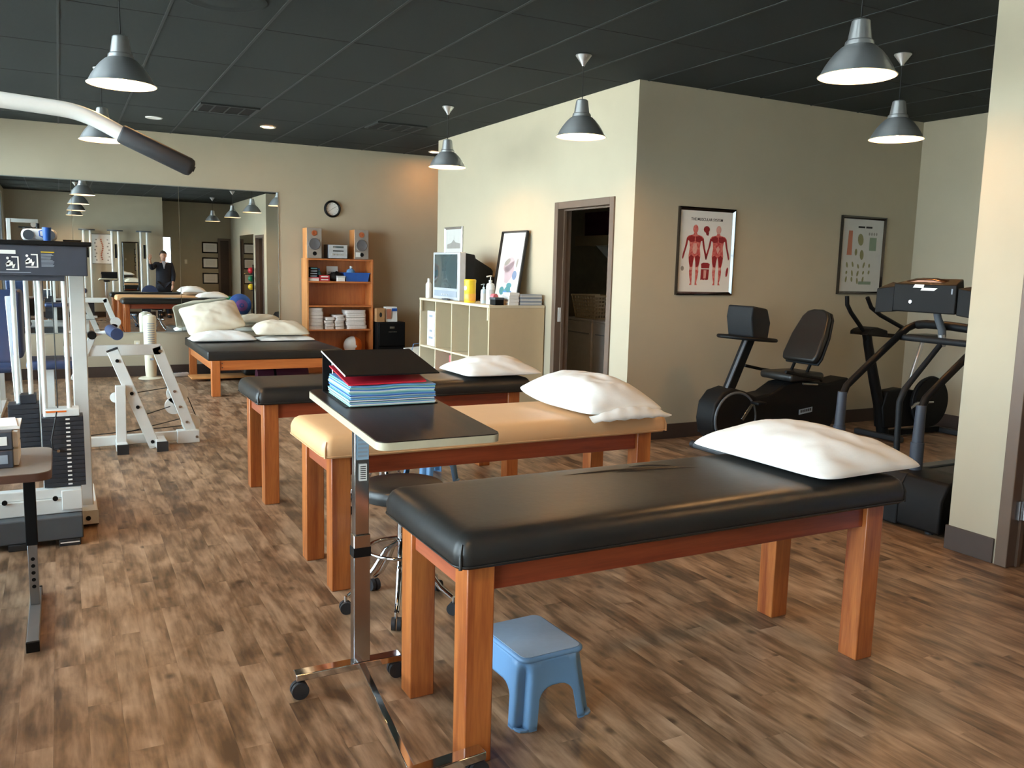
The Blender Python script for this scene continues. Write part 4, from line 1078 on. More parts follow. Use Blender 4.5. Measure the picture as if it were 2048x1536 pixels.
cased('supply_box', 'small white carton left of the blue bin in the bookcase', 'box', 3.375, 3.485, 11.615, 0.045, ZS, 0.075, 'paper', 'paper_grey')
t = thing('plastic_bin', 'blue plastic bin at the right of the upper bookcase shelf', 'bin', (3.665, 11.73, ZS))
def tray(x0, x1, y0, y1, h, fl, th=0.004):
    mb = MB(); o = [(x0, y0), (x1, y0), (x1, y1), (x0, y1)]; cx, cy = (x0 + x1) / 2, (y0 + y1) / 2
    def g(sc, z, ins=0): return [(cx + (x - cx) * sc - (ins if x > cx else -ins), cy + (y - cy) * sc - (ins if y > cy else -ins), z) for x, y in o]
    vs = g(fl, 0) + g(1, h) + g(1, h, th) + g(fl, th, th)
    fs = [(0, 3, 2, 1), (12, 13, 14, 15)]
    for a in (0, 4, 8):
        for k in range(4): fs.append((a + k, a + (k + 1) % 4, a + 4 + (k + 1) % 4, a + 4 + k))
    return mb.add(vs, fs)
tray(-0.175, 0.175, -0.1, 0.1, 0.12, 0.9).build('bin_body', 'blue', t)
MB().box(-0.182, 0.182, -0.108, -0.1005, 0.108, 0.122).box(-0.182, 0.182, 0.1005, 0.108, 0.108, 0.122).box(-0.182, -0.1755, -0.1, 0.1, 0.108, 0.122).box(0.1755, 0.182, -0.1, 0.1, 0.108, 0.122).build('rim', 'blue', t)
t = thing('wrapped_pack', 'crumpled blue and white pack poking out of the blue bin', 'pack', (3.60, 11.74, ZS + 0.006))
mb = MB().ball((0, 0, 0.09), (0.06, 0.05, 0.088), 20, 12); mb.v = [(x + 0.02 * noise.noise(Vector((x * 30, y * 30, z * 30))), y, z + 0.01 * noise.noise(Vector((x * 40, y * 20, 3)))) for x, y, z in mb.v]
mb.build('wrapper', 'sky_blue', t, smooth=50); MB().cyl((0, 0, 0.174), (0.01, 0, 0.2), 0.012, 0.022, n=12).build('twist', 'paper', t, smooth=40)

# folded towels, each its own
ZT = SH[1] + 0.022
def towel_mesh(w, d, h, seed):
    n = 12; vs = []; fs = []
    layers = 3
    mb = MB()
    for k in range(layers):
        z0 = h * k / layers; z1 = h * (k + 1) / layers * 0.985
        pts = []
        m = 18
        for zz in (z0, z1):
            for i in range(m):
                a = 2 * PI * i / m; ca, sa = math.cos(a), math.sin(a)
                ex = math.copysign(abs(ca) ** 0.25, ca); ey = math.copysign(abs(sa) ** 0.25, sa)
                jit = 1 + 0.05 * noise.noise(Vector((ca * 2 + seed, sa * 2 + k, zz * 30)))
                pts.append((w / 2 * ex * jit, d / 2 * ey * jit, zz + 0.004 * noise.noise(Vector((ex * 2 + seed, ey * 2, k)))))
        f = [tuple(range(m - 1, -1, -1)), tuple(range(m, 2 * m))] + [(i, (i + 1) % m, m + (i + 1) % m, m + i) for i in range(m)]
        mb.add(pts, f)
    return mb
STK = [(3.085, 0.215, 6, 0.046, 'leftmost, tallest towel stack'), (3.275, 0.135, 4, 0.039, 'second towel stack from the left'), (3.415, 0.135, 5, 0.037, 'third towel stack from the left'), (3.655, 0.29, 5, 0.05, 'rightmost, widest towel stack')]
for si, (x, w, n, h, lab) in enumerate(STK):
    for k in range(n):
        t = thing('folded_towel', (['lowest', 'second lowest', 'third lowest', 'fourth lowest', 'fifth lowest'][k] if k < n - 1 else 'topmost') + ' white folded towel in the ' + lab, 'towel', (x + random.uniform(-0.008, 0.008), 11.75 + random.uniform(-0.006, 0.006), ZT + k * (h + 0.003)), random.uniform(-0.05, 0.05), 'folded towels, ' + lab)
        towel_mesh(w, 0.24, h, si * 10 + k).build('folds', 'towel', t, smooth=70)

# beach ball on the floor in front of the bookcase
t = thing('beach_ball', 'orange and white beach ball in front of the bookcase', 'ball', (3.635, 11.745, 0.2225))
NB = 4
for k in range(NB):
    vs = []; fs = []; m, n = 12, 8; a0 = 2 * PI * k / NB - 0.08
    for i in range(m + 1):
        ph = -PI / 2 + PI * i / m
        for j in range(n + 1):
            a = a0 + 2 * PI / NB * j / n; vs.append((0.132 * math.cos(ph) * math.cos(a), 0.132 * math.sin(ph), 0.1325 + 0.132 * math.cos(ph) * math.sin(a)))
    for i in range(m):
        for j in range(n): fs.append((i * (n + 1) + j, i * (n + 1) + j + 1, (i + 1) * (n + 1) + j + 1, (i + 1) * (n + 1) + j))
    MB().add(vs, fs).build('panel', ('orange', 'paper', 'paper', 'orange')[k % 4], t, smooth=180)
MB().cyl((0, -0.132, 0.1325), (0, -0.135, 0.1325), 0.018, n=14).build('valve_cap', 'paper', t)

# file cabinet with leaflets
t = thing('file_cabinet', 'low black two-drawer file cabinet beside the bookcase', 'file cabinet', (3.915, 11.45, 0))
MB().box(0, 0.40, 0.02, 0.44, 0, 0.70).build('body', 'black_plastic', t, bevel=0.003)
for z in (0.03, 0.365):
    d = MB().box(0.012, 0.388, 0.0, 0.0195, z, z + 0.32).build('drawer', 'black_plastic', t, bevel=0.004)
    MB().tube([(0.14, -0.002, z + 0.2), (0.14, -0.022, z + 0.2), (0.26, -0.022, z + 0.2), (0.26, -0.002, z + 0.2)], 0.005, n=8).build('handle', 'steel', d, smooth=50)
    MB().box(0.165, 0.235, -0.003, -0.0002, z + 0.245, z + 0.275).build('label_holder', 'steel', d)
t = thing('tissue_box', 'patterned cardboard box on the black file cabinet', 'box', (4.0, 11.60, 0.70))
MB().box(-0.09, 0.03, -0.08, 0.08, 0, 0.19).build('carton', 'cardboard', t, bevel=0.003)
flat('printed_patch', [ell(-0.03, 0.1, 0.02, 0.035, 12)], 'ink', t, -0.0812)
t = thing('brochure_stack', 'upright colour brochures on the black file cabinet', 'brochures', (4.14, 11.60, 0.70))
for k in range(5):
    b = MB().cbox((0, -0.04 + k * 0.02, 0.105), (0.17, 0.012, 0.21), Matrix.Rotation(-0.08, 3, 'X')).build('brochure', 'paper', t)
    if k == 0:
        flat('photo_panel', [[(-0.075, 0.04), (-0.01, 0.04), (-0.01, 0.18), (-0.075, 0.18)]], 'ink_rust', b, -0.062)
        flat('blue_band', [[(0.0, 0.15), (0.08, 0.15), (0.08, 0.19), (0.0, 0.19)]], 'blue', b, -0.062)
t = thing('exercise_ball', 'small dark grey ball between the file cabinet and cream shelf', 'ball', (4.53, 11.2, 0))
MB().ball((0, 0, 0.2), 0.2, 28, 18).build('ball', 'slate_plastic', t, smooth=180)
MB().lathe([(0.199, 0.19), (0.2035, 0.2), (0.199, 0.21)], 28).build('seam_band', 'black_plastic', t, smooth=60)
t = thing('paper_sack', 'pale blue-white paper sack on the floor beside the cream shelf', 'bag', (4.12, 10.55, 0))
MB().add([(-0.14, -0.1, 0), (0.14, -0.1, 0), (0.14, 0.1, 0), (-0.14, 0.1, 0), (-0.15, -0.07, 0.42), (0.13, -0.06, 0.44), (0.13, 0.05, 0.44), (-0.15, 0.06, 0.42)], [(0, 3, 2, 1), (0, 1, 5, 4), (1, 2, 6, 5), (2, 3, 7, 6), (3, 0, 4, 7)]).build('sack', 'paper', t)
MB().tube([(-0.08, -0.068, 0.4), (-0.06, -0.075, 0.48), (0.03, -0.073, 0.49), (0.06, -0.063, 0.41)], 0.005, n=8).build('handle', 'sky_blue', t, smooth=60)

# ================================================================ CREAM CUBE SHELF
SX0, SX1, SY0, SY1, SZ = 3.71, 4.335, 7.545, 9.395, 1.13
t = thing('cube_shelf', 'low cream open cubby shelf against the laundry wall', 'shelf', (SX0, SY0, 0))
sw, sl = SX1 - SX0, SY1 - SY0
MB().box(0, sw, -0.004, sl + 0.004, SZ - 0.026, SZ).build('top_board', 'shelf_cream', t, bevel=0.002)
MB().box(0.004, sw, 0, 0.024, 0, SZ - 0.0265).build('side_panel', 'shelf_side_shaded', t, bevel=0.0015)
MB().box(0.004, sw, sl - 0.024, sl, 0, SZ - 0.0265).build('side_panel', 'shelf_cream', t, bevel=0.0015)
CELL = (sl - 0.048) / 4
for k in range(1, 4):
    y = 0.024 + k * CELL
    for z0, z1 in ((0.06, 0.565), (0.586, SZ - 0.0265)): MB().box(0.006, sw - 0.01, y - 0.009, y + 0.009, z0 + 0.0005, z1 - 0.0005).build('divider', 'shelf_cream', t, bevel=0.001)
MB().box(0.006, sw - 0.01, 0.0245, sl - 0.0245, 0.5655, 0.5855).build('shelf_board', 'shelf_cream', t, bevel=0.001)
MB().box(0.006, sw - 0.01, 0.0245, sl - 0.0245, 0.04, 0.06).build('bottom_board', 'shelf_cream', t)
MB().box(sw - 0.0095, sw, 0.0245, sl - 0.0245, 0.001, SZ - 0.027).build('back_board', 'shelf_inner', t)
for y in (0.0245, sl - 0.0445): MB().box(-0.001, 0.02, y, y + 0.02, SZ - 0.15, SZ - 0.027).build('corner_tab', 'shelf_cream', t)
# contents of the cubbies
t = thing('file_box', 'white magazine box standing in the upper far cubby', 'file box', (3.86, 9.16, 0.586))
MB().box(-0.1, 0.1, -0.11, 0.11, 0, 0.40).build('carton', 'white_plastic', t, bevel=0.004)
for z, w in ((0.33, 0.05), (0.16, 0.04), (0.08, 0.06)): MB().box(-0.1012, -0.1002, -w, w, z, z + 0.025).build('print_mark', 'label_grey', t)
t = thing('foam_ball', 'round white ball in the lower far cubby', 'ball', (3.92, 9.14, 0.06))
MB().ball((0, 0, 0.16), 0.16, 24, 16).build('ball', 'white_plastic', t, smooth=180)
MB().lathe([(0.159, 0.155), (0.1635, 0.16), (0.159, 0.165)], 24).build('seam_band', 'label_grey', t, smooth=60)
cased('storage_tin', 'red tin in the lower cubby second from the far end', 'tin', 3.8, 4.05, 8.5, 0.2, 0.06, 0.46, 'red', 'pink')

# television
t = thing('crt_television', 'silver and black tube television on the cream shelf', 'television', (3.80, 8.84, SZ))
MB().box(0.0, 0.075, -0.37, 0.37, 0.0, 0.525).build('bezel', 'tv_silver', t, bevel=0.01, seg=3)
b = MB(); vs = []
for x, hy, z0, z1 in ((0.0755, 0.355, 0.01, 0.515), (0.19, 0.345, 0.01, 0.50), (0.22, 0.31, 0.01, 0.46), (0.46, 0.2, 0.04, 0.36), (0.5, 0.17, 0.06, 0.33)):
    vs += [(x, -hy, z0), (x, hy, z0), (x, hy, z1), (x, -hy, z1)]
fs = [(0, 1, 2, 3), (16, 17, 18, 19)] + [(4 * i + k, 4 * i + (k + 1) % 4, 4 * i + 4 + (k + 1) % 4, 4 * i + 4 + k) for i in range(4) for k in range(4)]
b.add(vs, fs).build('tube_housing', 'black_plastic', t, bevel=0.004)
vs = []; fs = []; n = 12
for i in range(n + 1):
    for j in range(n + 1):
        u, v = -1 + 2 * i / n, -1 + 2 * j / n
        vs.append((-0.004 - 0.014 * (1 - u * u) * (1 - v * v) - 0.002, 0.31 * u, 0.315 + 0.185 * v))
for i in range(n):
    for j in range(n): fs.append((i * (n + 1) + j, (i + 1) * (n + 1) + j, (i + 1) * (n + 1) + j + 1, i * (n + 1) + j + 1))
MB().add(vs, fs).build('screen', 'screen', t, smooth=180)
MB().box(-0.006, -0.0004, -0.31, 0.31, 0.035, 0.1).build('speaker_grille', 'label_grey', t)
for k in range(4): MB().box(-0.01, -0.0062, -0.08 + k * 0.05, -0.05 + k * 0.05, 0.05, 0.065).build('button', 'tv_silver', t)
t = thing('remote_control', 'dark remote control lying in front of the television', 'remote', (3.755, 8.72, SZ), 1.5)
MB().rbox(-0.09, 0.09, -0.022, 0.022, 0, 0.018, 0.006, 3).build('body', 'grey_plastic', t, smooth=50)
for k in range(5): MB().cyl((-0.06 + k * 0.025, 0, 0.018), (-0.06 + k * 0.025, 0, 0.0205), 0.006, n=8).build('button', 'black_plastic', t)

def pump_bottle(label, x, y, r, h, m='white_plastic', lab='paper_grey'):
    t = thing('pump_bottle', label, 'bottle', (x, y, SZ), 0)
    MB().lathe([(0, 0), (r, 0), (r * 1.03, 0.006), (r * 1.03, h * 0.62), (r * 0.9, h * 0.70), (r * 0.4, h * 0.74), (r * 0.36, h * 0.78), (0, h * 0.78)], 22).build('bottle_body', m, t, smooth=40)
    MB().cyl((0, 0, h * 0.7805), (0, 0, h * 0.83), r * 0.42, n=14).build('collar', m, t, smooth=40)
    MB().cyl((0, 0, h * 0.8305), (0, 0, h * 0.95), r * 0.13, n=8).build('pump_stem', m, t)
    MB().tube([(r * 0.3, 0, h * 0.975), (-r * 0.2, 0, h * 0.98), (-r * 1.05, 0.0, h * 0.95)], r * 0.16, n=8).build('nozzle', m, t, smooth=50)
    MB().lathe([(r * 1.035, h * 0.15), (r * 1.045, h * 0.16), (r * 1.045, h * 0.5), (r * 1.035, h * 0.51)], 22).build('label', lab, t, smooth=60)
    return t
pump_bottle('tall white pump bottle on the cream shelf', 3.84, 7.79, 0.042, 0.29)
pump_bottle('small clear pump bottle left of the tall white one', 3.86, 7.985, 0.03, 0.2, 'water_tint')
t = thing('wipes_canister', 'yellow wipes canister on the cream shelf before the television', 'canister', (3.79, 8.17, SZ))
MB().lathe([(0, 0), (0.058, 0), (0.061, 0.004), (0.061, 0.205), (0.0, 0.205)], 30).build('tub', 'yellow', t, smooth=40)
MB().lathe([(0.0, 0.2055), (0.063, 0.2055), (0.064, 0.232), (0.055, 0.242), (0, 0.242)], 30).build('lid', 'yellow', t, smooth=40)
MB().lathe([(0.0615, 0.018), (0.0625, 0.02), (0.0625, 0.09), (0.0615, 0.092)], 30).build('orange_band', 'amber', t, smooth=60)
vs = [(0.0628 * math.cos(PI + 0.2 + 0.4 * math.cos(a)), 0.0628 * math.sin(PI + 0.2 + 0.4 * math.cos(a)), 0.15 + 0.024 * math.sin(a)) for a in [2 * PI * k / 18 for k in range(18)]]
MB().add(vs, [tuple(range(18))]).build('logo_oval', 'paper', t)
t = thing('lotion_bottle', 'slim white bottle at the far end of the cream shelf', 'bottle', (3.79, 9.31, SZ))
MB().lathe([(0, 0), (0.032, 0), (0.034, 0.01), (0.034, 0.16), (0.02, 0.18), (0, 0.18)], 20).build('bottle_body', 'white_plastic', t, smooth=40)
MB().cyl((0, 0, 0.1805), (0, 0, 0.225), 0.017, 0.014, n=14).build('cap', 'white_plastic', t, smooth=40)
# leaning framed chart
t = thing('framed_poster', 'black framed pastel chart leaning on the cream shelf against the wall', 'poster', (4.06, 8.04, SZ + 0.006), -PI / 2)
W_, H_ = 0.57, 0.76
pr = frame_parts(t, W_, H_, 'frame_matte', 0.018, 0.034)
flat('title_marks', [[(-0.2 + k * 0.115, 0.665), (-0.11 + k * 0.115, 0.665), (-0.11 + k * 0.115, 0.68), (-0.2 + k * 0.115, 0.68)] for k in range(4)], 'ink_light', pr, -0.0078)
flat('pale_forms', [ell(-0.15, 0.56, 0.012, 0.05), ell(-0.03, 0.58, 0.05, 0.045), ell(0.12, 0.54, 0.02, 0.05), ell(0.06, 0.5, 0.05, 0.06)], 'ink_light', pr, -0.0078)
flat('mauve_organ', [ell(-0.04, 0.4, 0.12, 0.075, 20, 0.35), [(-0.13, 0.37), (0.08, 0.45), (0.1, 0.3), (-0.02, 0.2), (-0.09, 0.21)]], 'ink_mauve', pr, -0.0080)
flat('grey_lobe', [ell(-0.08, 0.43, 0.07, 0.03, 16, 0.4)], 'ink_grey', pr, -0.0082)
flat('grey_vessel', [ell(0.14, 0.42, 0.022, 0.05, 12, -0.2)], 'ink_grey', pr, -0.0082)
flat('slate_form', [ell(0.12, 0.29, 0.05, 0.05, 16)], 'ink_slate', pr, -0.0083)
flat('teal_forms', [ell(-0.12, 0.12, 0.055, 0.045, 16), ell(0.0, 0.12, 0.08, 0.05, 16, 0.4), ell(0.03, 0.18, 0.06, 0.03, 14)], 'teal', pr, -0.0083)
flat('sky_forms', [ell(-0.04, 0.1, 0.05, 0.025, 14), ell(0.08, 0.1, 0.035, 0.025, 12)], 'sky_blue', pr, -0.0085)
t.matrix_basis = Matrix.Translation((4.21, 8.17, SZ + 0.004)) @ Matrix.Rotation(-PI / 2, 4, 'Z') @ Matrix.Rotation(-0.15, 4, 'X')
# odds and ends at the near end
cased('card_box', 'small black box at the near end of the cream shelf', 'box', 3.79, 3.885, 7.575, 0.12, SZ, 0.075, 'black_plastic', 'grey_plastic')
t = thing('tape_dispenser', 'red and black tape dispenser behind the small black box', 'dispenser', (3.87, 7.72, SZ), 0.3)
MB().prism([(-0.06, 0), (0.07, 0), (0.07, 0.05), (0.03, 0.06), (-0.01, 0.11), (-0.045, 0.1), (-0.06, 0.05)], (0, -0.02, 0), (1, 0, 0), (0, 0, 1), (0, 0.04, 0)).build('holder', 'black_plastic', t, bevel=0.003)
MB().cyl((-0.025, -0.024, 0.075), (-0.025, 0.024, 0.075), 0.034, n=20).build('tape_roll', 'pink', t, smooth=40)
random.seed(21)
for k in range(4):
    t = thing('paper_pack', ['lowest', 'second', 'third', 'topmost'][k] + ' white paper pack stacked beside the small black box', 'paper pack', (4.0 + random.uniform(-0.006, 0.006), 7.64, SZ + k * 0.0315), random.uniform(-0.04, 0.04), 'white packs on the cream shelf')
    MB().box(-0.06, 0.05, -0.075, 0.075, 0, 0.03).build('sheets', 'paper', t, bevel=0.002)
    MB().box(-0.0612, -0.0602, -0.05, 0.02, 0.008, 0.022).build('spine_print', 'ink_light', t)
for k in range(3):
    t = thing('grey_folder', ['lowest', 'middle', 'topmost'][k] + ' grey folder stacked at the near wall end of the cream shelf', 'folder', (4.19, 7.645, SZ + k * 0.0365), 0.02 * (k - 1), 'grey folders on the cream shelf')
    MB().box(-0.125, 0.125, -0.085, 0.085, 0, 0.008).build('lower_cover', 'label_grey', t, bevel=0.002)
    MB().box(-0.12, 0.12, -0.08, 0.08, 0.0085, 0.0265).build('pages', 'paper_grey', t)
    MB().box(-0.125, 0.125, -0.085, 0.085, 0.027, 0.035).build('upper_cover', 'label_grey', t, bevel=0.002)

# ================================================================ LAUNDRY ROOM
def appliance(label, y0, y1, cat):
    t = thing(cat.replace(' ', '_'), label, cat, (5.25, (y0 + y1) / 2, 0), 0, 'laundry machines')
    w = (y1 - y0) / 2 - 0.006
    MB().box(0.0, 0.68, -w, w, 0.02, 0.92).build('cabinet', 'appliance', t, bevel=0.012, seg=3)
    MB().box(-0.004, 0.68, -w - 0.002, w + 0.002, 0.9205, 0.945).build('top_panel', 'appliance', t, bevel=0.006)
    MB().prism([(0.52, 0), (0.68, 0), (0.68, 0.16), (0.6, 0.17)], (0, -w, 0.9455), (1, 0, 0), (0, 0, 1), (0, 2 * w, 0)).build('control_console', 'appliance', t, bevel=0.006)
    MB().box(-0.006, -0.0005, -w + 0.05, w - 0.05, 0.78, 0.792).build('door_seam', 'label_grey', t)
    for k in range(3): MB().cyl((0.565, -0.15 + k * 0.15, 1.04), (0.54, -0.15 + k * 0.15, 1.03), 0.022, n=14).build('knob', 'steel', t, smooth=40)
    for x in (0.06, 0.62):
        for y in (-w + 0.06, w - 0.06): MB().cyl((x, y, 0), (x, y, 0.0195), 0.02, n=10).build('foot', 'rubber', t)
    return t
appliance('white laundry machine holding the basket, through the doorway', 8.06, 8.72, 'clothes dryer')
appliance('white laundry machine at the right of the doorway view', 7.38, 8.04, 'washing machine')
t = thing('laundry_basket', 'beige perforated laundry basket on the left machine', 'basket', (5.49, 8.33, 0.946))
mb = MB(); b0, b1, h = 0.16, 0.2, 0.27
rows, cols = 6, 9
for side in range(4):
    for r in range(rows + 1):
        z = 0.01 + (h - 0.02) * r / rows; q = b0 + (b1 - b0) * z / h
        a = [(-q, -q * 1.25), (q, -q * 1.25), (q, q * 1.25), (-q, q * 1.25)]; p0, p1 = a[side], a[(side + 1) % 4]
        mb.beam((p0[0], p0[1], z), (p1[0], p1[1], z), 0.005, 0.014, (p1[1] - p0[1], p0[0] - p1[0], 0))
    for c in range(cols + 1):
        u = c / cols
        lo = [(-b0, -b0 * 1.25), (b0, -b0 * 1.25), (b0, b0 * 1.25), (-b0, b0 * 1.25)]; hi = [(-b1, -b1 * 1.25), (b1, -b1 * 1.25), (b1, b1 * 1.25), (-b1, b1 * 1.25)]
        A = [lo[side][k] * (1 - u) + lo[(side + 1) % 4][k] * u for k in (0, 1)]; B = [hi[side][k] * (1 - u) + hi[(side + 1) % 4][k] * u for k in (0, 1)]
        mb.beam((A[0], A[1], 0.0), (B[0], B[1], h), 0.014, 0.005, (lo[(side + 1) % 4][0] - lo[side][0], lo[(side + 1) % 4][1] - lo[side][1], 0))
o = mb.build('lattice_sides', 'basket', t); o['kind'] = 'stuff'
MB().box(-b0, b0, -b0 * 1.25, b0 * 1.25, 0.0, 0.006).build('basket_floor', 'basket', t)
MB().box(-b1 - 0.012, b1 + 0.012, -b1 * 1.25 - 0.012, -b1 * 1.25 + 0.004, h - 0.02, h).build('rim', 'basket', t)
MB().box(-b1 - 0.012, b1 + 0.012, b1 * 1.25 - 0.004, b1 * 1.25 + 0.012, h - 0.02, h).build('rim', 'basket', t)
t = thing('folded_cloth', 'dark folded cloths on the right laundry machine', 'cloth', (5.5, 7.72, 0.946))
for k in range(4): MB().rbox(-0.15, 0.15, -0.24, 0.24, k * 0.045, k * 0.045 + 0.044, 0.012, 2).build('fold', 'black_cord', t, smooth=50)
t = thing('wall_shelf', 'dim shelf high on the laundry room back wall', 'shelf', (5.7, 7.6, 1.79))
MB().box(0, 0.395, -1.2, 1.6, 0, 0.12).build('board', 'shelf_cream', t, bevel=0.003)
for y in (-0.9, 1.2): MB().prism([(0.05, 0), (0.39, 0), (0.39, -0.3)], (0, y, -0.001), (1, 0, 0), (0, 0, 1), (0, 0.02, 0)).build('bracket', 'steel', t)
cased('storage_tin', 'dark red box on the laundry room shelf', 'box', 5.75, 6.0, 8.62, 0.45, 1.9105, 0.28, 'magenta_dark')
for k, (y, r, h, m, lb) in enumerate(((8.28, 0.06, 0.3, 'white_plastic', 'white detergent bottle beside the dark red box on the laundry shelf'), (8.08, 0.05, 0.22, 'sticker_blue', 'pale blue bottle on the laundry shelf'), (7.9, 0.055, 0.25, 'teal', 'teal bottle rightmost on the laundry shelf'))):
    t = thing('detergent_bottle', lb, 'bottle', (5.85, y, 1.9105))
    MB().lathe([(0, 0), (r, 0), (r, h * 0.65), (r * 0.5, h * 0.82), (r * 0.4, h * 0.86), (0, h * 0.86)], 18).build('bottle_body', m, t, smooth=40)
    MB().cyl((0, 0, h * 0.8605), (0, 0, h), r * 0.5, n=14).build('cap', 'blue', t, smooth=40)

# ================================================================ TOWER FAN
t = thing('tower_fan', 'white tower fan on the floor beneath the mirror', 'fan', (0.97, 11.62, 0))
MB().lathe([(0, 0), (0.15, 0), (0.152, 0.008), (0.13, 0.02), (0.06, 0.028), (0, 0.028)], 32).build('base', 'ivory_plastic', t, smooth=40)
MB().lathe([(0, 0.0285), (0.062, 0.0285), (0.068, 0.1), (0.078, 0.7), (0.08, 0.76), (0.074, 0.79), (0.05, 0.805), (0, 0.81)], 28).build('body', 'ivory_plastic', t, smooth=40)
for k in range(14):
    z = 0.33 + k * 0.028; r = 0.0705 + (z - 0.1) * 0.0168
    vs = []
    for zz in (z, z + 0.008):
        for i in range(7):
            a = -PI / 2 + 0.12 + (i / 6 - 0.5) * 1.1; vs.append(((r + 0.002) * math.cos(a), (r + 0.002) * math.sin(a), zz))
    MB().add(vs, [(i, i + 1, 8 + i, 7 + i) for i in range(6)]).build('grille_slot', 'label_grey', t)
MB().cyl((0.0, -0.02, 0.808), (0, -0.02, 0.815), 0.03, n=16).build('control_dial', 'white_plastic', t, smooth=40)
MB().box(-0.015, 0.03, -0.076, -0.069, 0.24, 0.265).build('badge', 'label_grey', t)
t = thing('power_strip', 'white power adapter on the floor between fan and mat platform', 'power strip', (1.33, 11.72, 0), 0.3)
MB().rbox(-0.1, 0.1, -0.03, 0.03, 0, 0.05, 0.01, 3).build('case', 'white_plastic', t, smooth=50)
for k in range(3): MB().box(-0.07 + k * 0.05, -0.04 + k * 0.05, -0.012, 0.012, 0.0502, 0.053).build('socket', 'label_grey', t)
MB().tube([(-0.1, 0, 0.02), (-0.16, -0.03, 0.006), (-0.22, 0.0, 0.006)], 0.005, n=8).build('cable', 'white_plastic', t, smooth=60)

# ================================================================ ALCOVE CARDIO MACHINES
# --- recumbent bike, side-on along the poster wall
by = 5.42
t = thing('recumbent_bike', 'black recumbent exercise bike below the muscular chart', 'exercise bike', (5.4, by, 0))
def B(name, mb, m, par=None, **k): return mb.build(name, m, par or t, world=True, **k)
body = [(4.66, 0.30), (4.68, 0.20), (4.78, 0.09), (5.0, 0.05), (5.75, 0.06), (6.0, 0.13), (6.16, 0.40), (6.24, 0.58), (6.2, 0.60), (5.95, 0.56), (5.62, 0.60), (5.45, 0.58), (5.3, 0.50), (5.12, 0.48), (5.0, 0.53), (4.88, 0.56), (4.76, 0.53), (4.68, 0.44)]
B('body_shell', MB().prism(body, (0, by - 0.11, 0), (1, 0, 0), (0, 0, 1), (0, 0.22, 0)), 'black_plastic', bevel=0.02, seg=3)
B('drive_cover', MB().cyl((4.9, by - 0.118, 0.31), (4.9, by - 0.1105, 0.31), 0.205, n=40), 'black_plastic', smooth=30)
B('drive_rim', MB().tube([(4.9 + 0.215 * math.cos(a), by - 0.112, 0.31 + 0.215 * math.sin(a)) for a in [2 * PI * k / 40 for k in range(40)]], 0.012, n=8, closed=True), 'grey_plastic', smooth=60)
cr = B('crank_arm', MB().beam((4.95, by - 0.135, 0.30), (5.06, by - 0.135, 0.44), 0.016, 0.03), 'steel', bevel=0.003)
B('pedal', MB().rbox(5.02, 5.12, by - 0.24, by - 0.145, 0.43, 0.455, 0.008, 2), 'black_plastic', cr, smooth=40)
cr = B('crank_arm', MB().beam((4.95, by + 0.135, 0.30), (4.84, by + 0.135, 0.16), 0.016, 0.03), 'steel', bevel=0.003)
B('pedal', MB().rbox(4.8, 4.9, by + 0.145, by + 0.24, 0.14, 0.165, 0.008, 2), 'black_plastic', cr, smooth=40)
B('mast', MB().beam((4.9, by, 0.52), (5.13, by, 1.02), 0.07, 0.085), 'black_plastic', bevel=0.012, seg=3)
B('mast_trim', MB().beam((4.858, by - 0.02, 0.53), (5.085, by - 0.02, 1.02), 0.03, 0.012), 'grey_plastic', bevel=0.003)
con = B('console', MB().prism([(5.0, 0.98), (5.17, 0.96), (5.19, 1.1), (5.15, 1.215), (4.985, 1.24), (4.97, 1.14)], (0, by - 0.15, 0), (1, 0, 0), (0, 0, 1), (0, 0.3, 0)), 'charcoal', bevel=0.015, seg=3)
B('display', MB().beam((5.185, by, 1.0), (5.165, by, 1.2), 0.22, 0.006), 'screen', con)
loop = [(5.08 + 0.26 * math.cos(a), by + 0.2 * math.sin(a), 0.965 - 0.02 * math.cos(a)) for a in [2 * PI * k / 28 for k in range(28)]]
B('handle_loop', MB().tube(loop, 0.016, n=10, closed=True), 'black_plastic', smooth=60)
# seat
B('seat_pad', MB().rbox(5.42, 5.82, by - 0.19, by + 0.19, 0.60, 0.67, 0.03, 4), 'black_vinyl', smooth=50)
bk = []
def back_ring(c, w, h_, th):
    pass
a0 = Vector((5.72, by, 0.74)); a1 = Vector((5.93, by, 1.18)); d = (a1 - a0); up = d.normalized(); nrm = Vector((-up.z, 0, up.x))
outline = [(-0.18, 0.0), (0.18, 0.0), (0.2, 0.06), (0.19, 0.25), (0.15, 0.42), (0.11, 0.475), (0.05, 0.495), (-0.05, 0.495), (-0.11, 0.475), (-0.15, 0.42), (-0.19, 0.25), (-0.2, 0.06)]
RB = Matrix(((0, up.x, nrm.x), (1, 0, 0), (0, up.z, nrm.z)))
B('back_pad', MB().prism(outline, a0, (math.sin(0.9) * 0.0, 1, 0), up, nrm * 0.06), 'black_vinyl', bevel=0.022, seg=4)
B('back_shell', MB().prism([(x * 1.03, z * 1.02 - 0.005) for x, z in outline], a0 - nrm * 0.002, (0, 1, 0), up, -nrm * 0.02), 'charcoal', bevel=0.006)
for y in (-0.09, 0.09): B('back_post', MB().cyl((5.66, by + y, 0.58), a0 + Vector((0.02, y, 0.06)) - nrm * 0.03, 0.014, n=12), 'black_plastic', smooth=40)
for y in (-0.24, 0.24): B('side_handle', MB().tube([(5.8, by + y * 0.7, 0.6), (5.7, by + y, 0.63), (5.5, by + y, 0.66), (5.3, by + y, 0.70)], 0.014, n=10), 'black_plastic', smooth=60)
B('adjust_lever', MB().tube([(5.55, by - 0.2, 0.585), (5.7, by - 0.22, 0.575)], 0.01, n=8), 'steel', smooth=60)
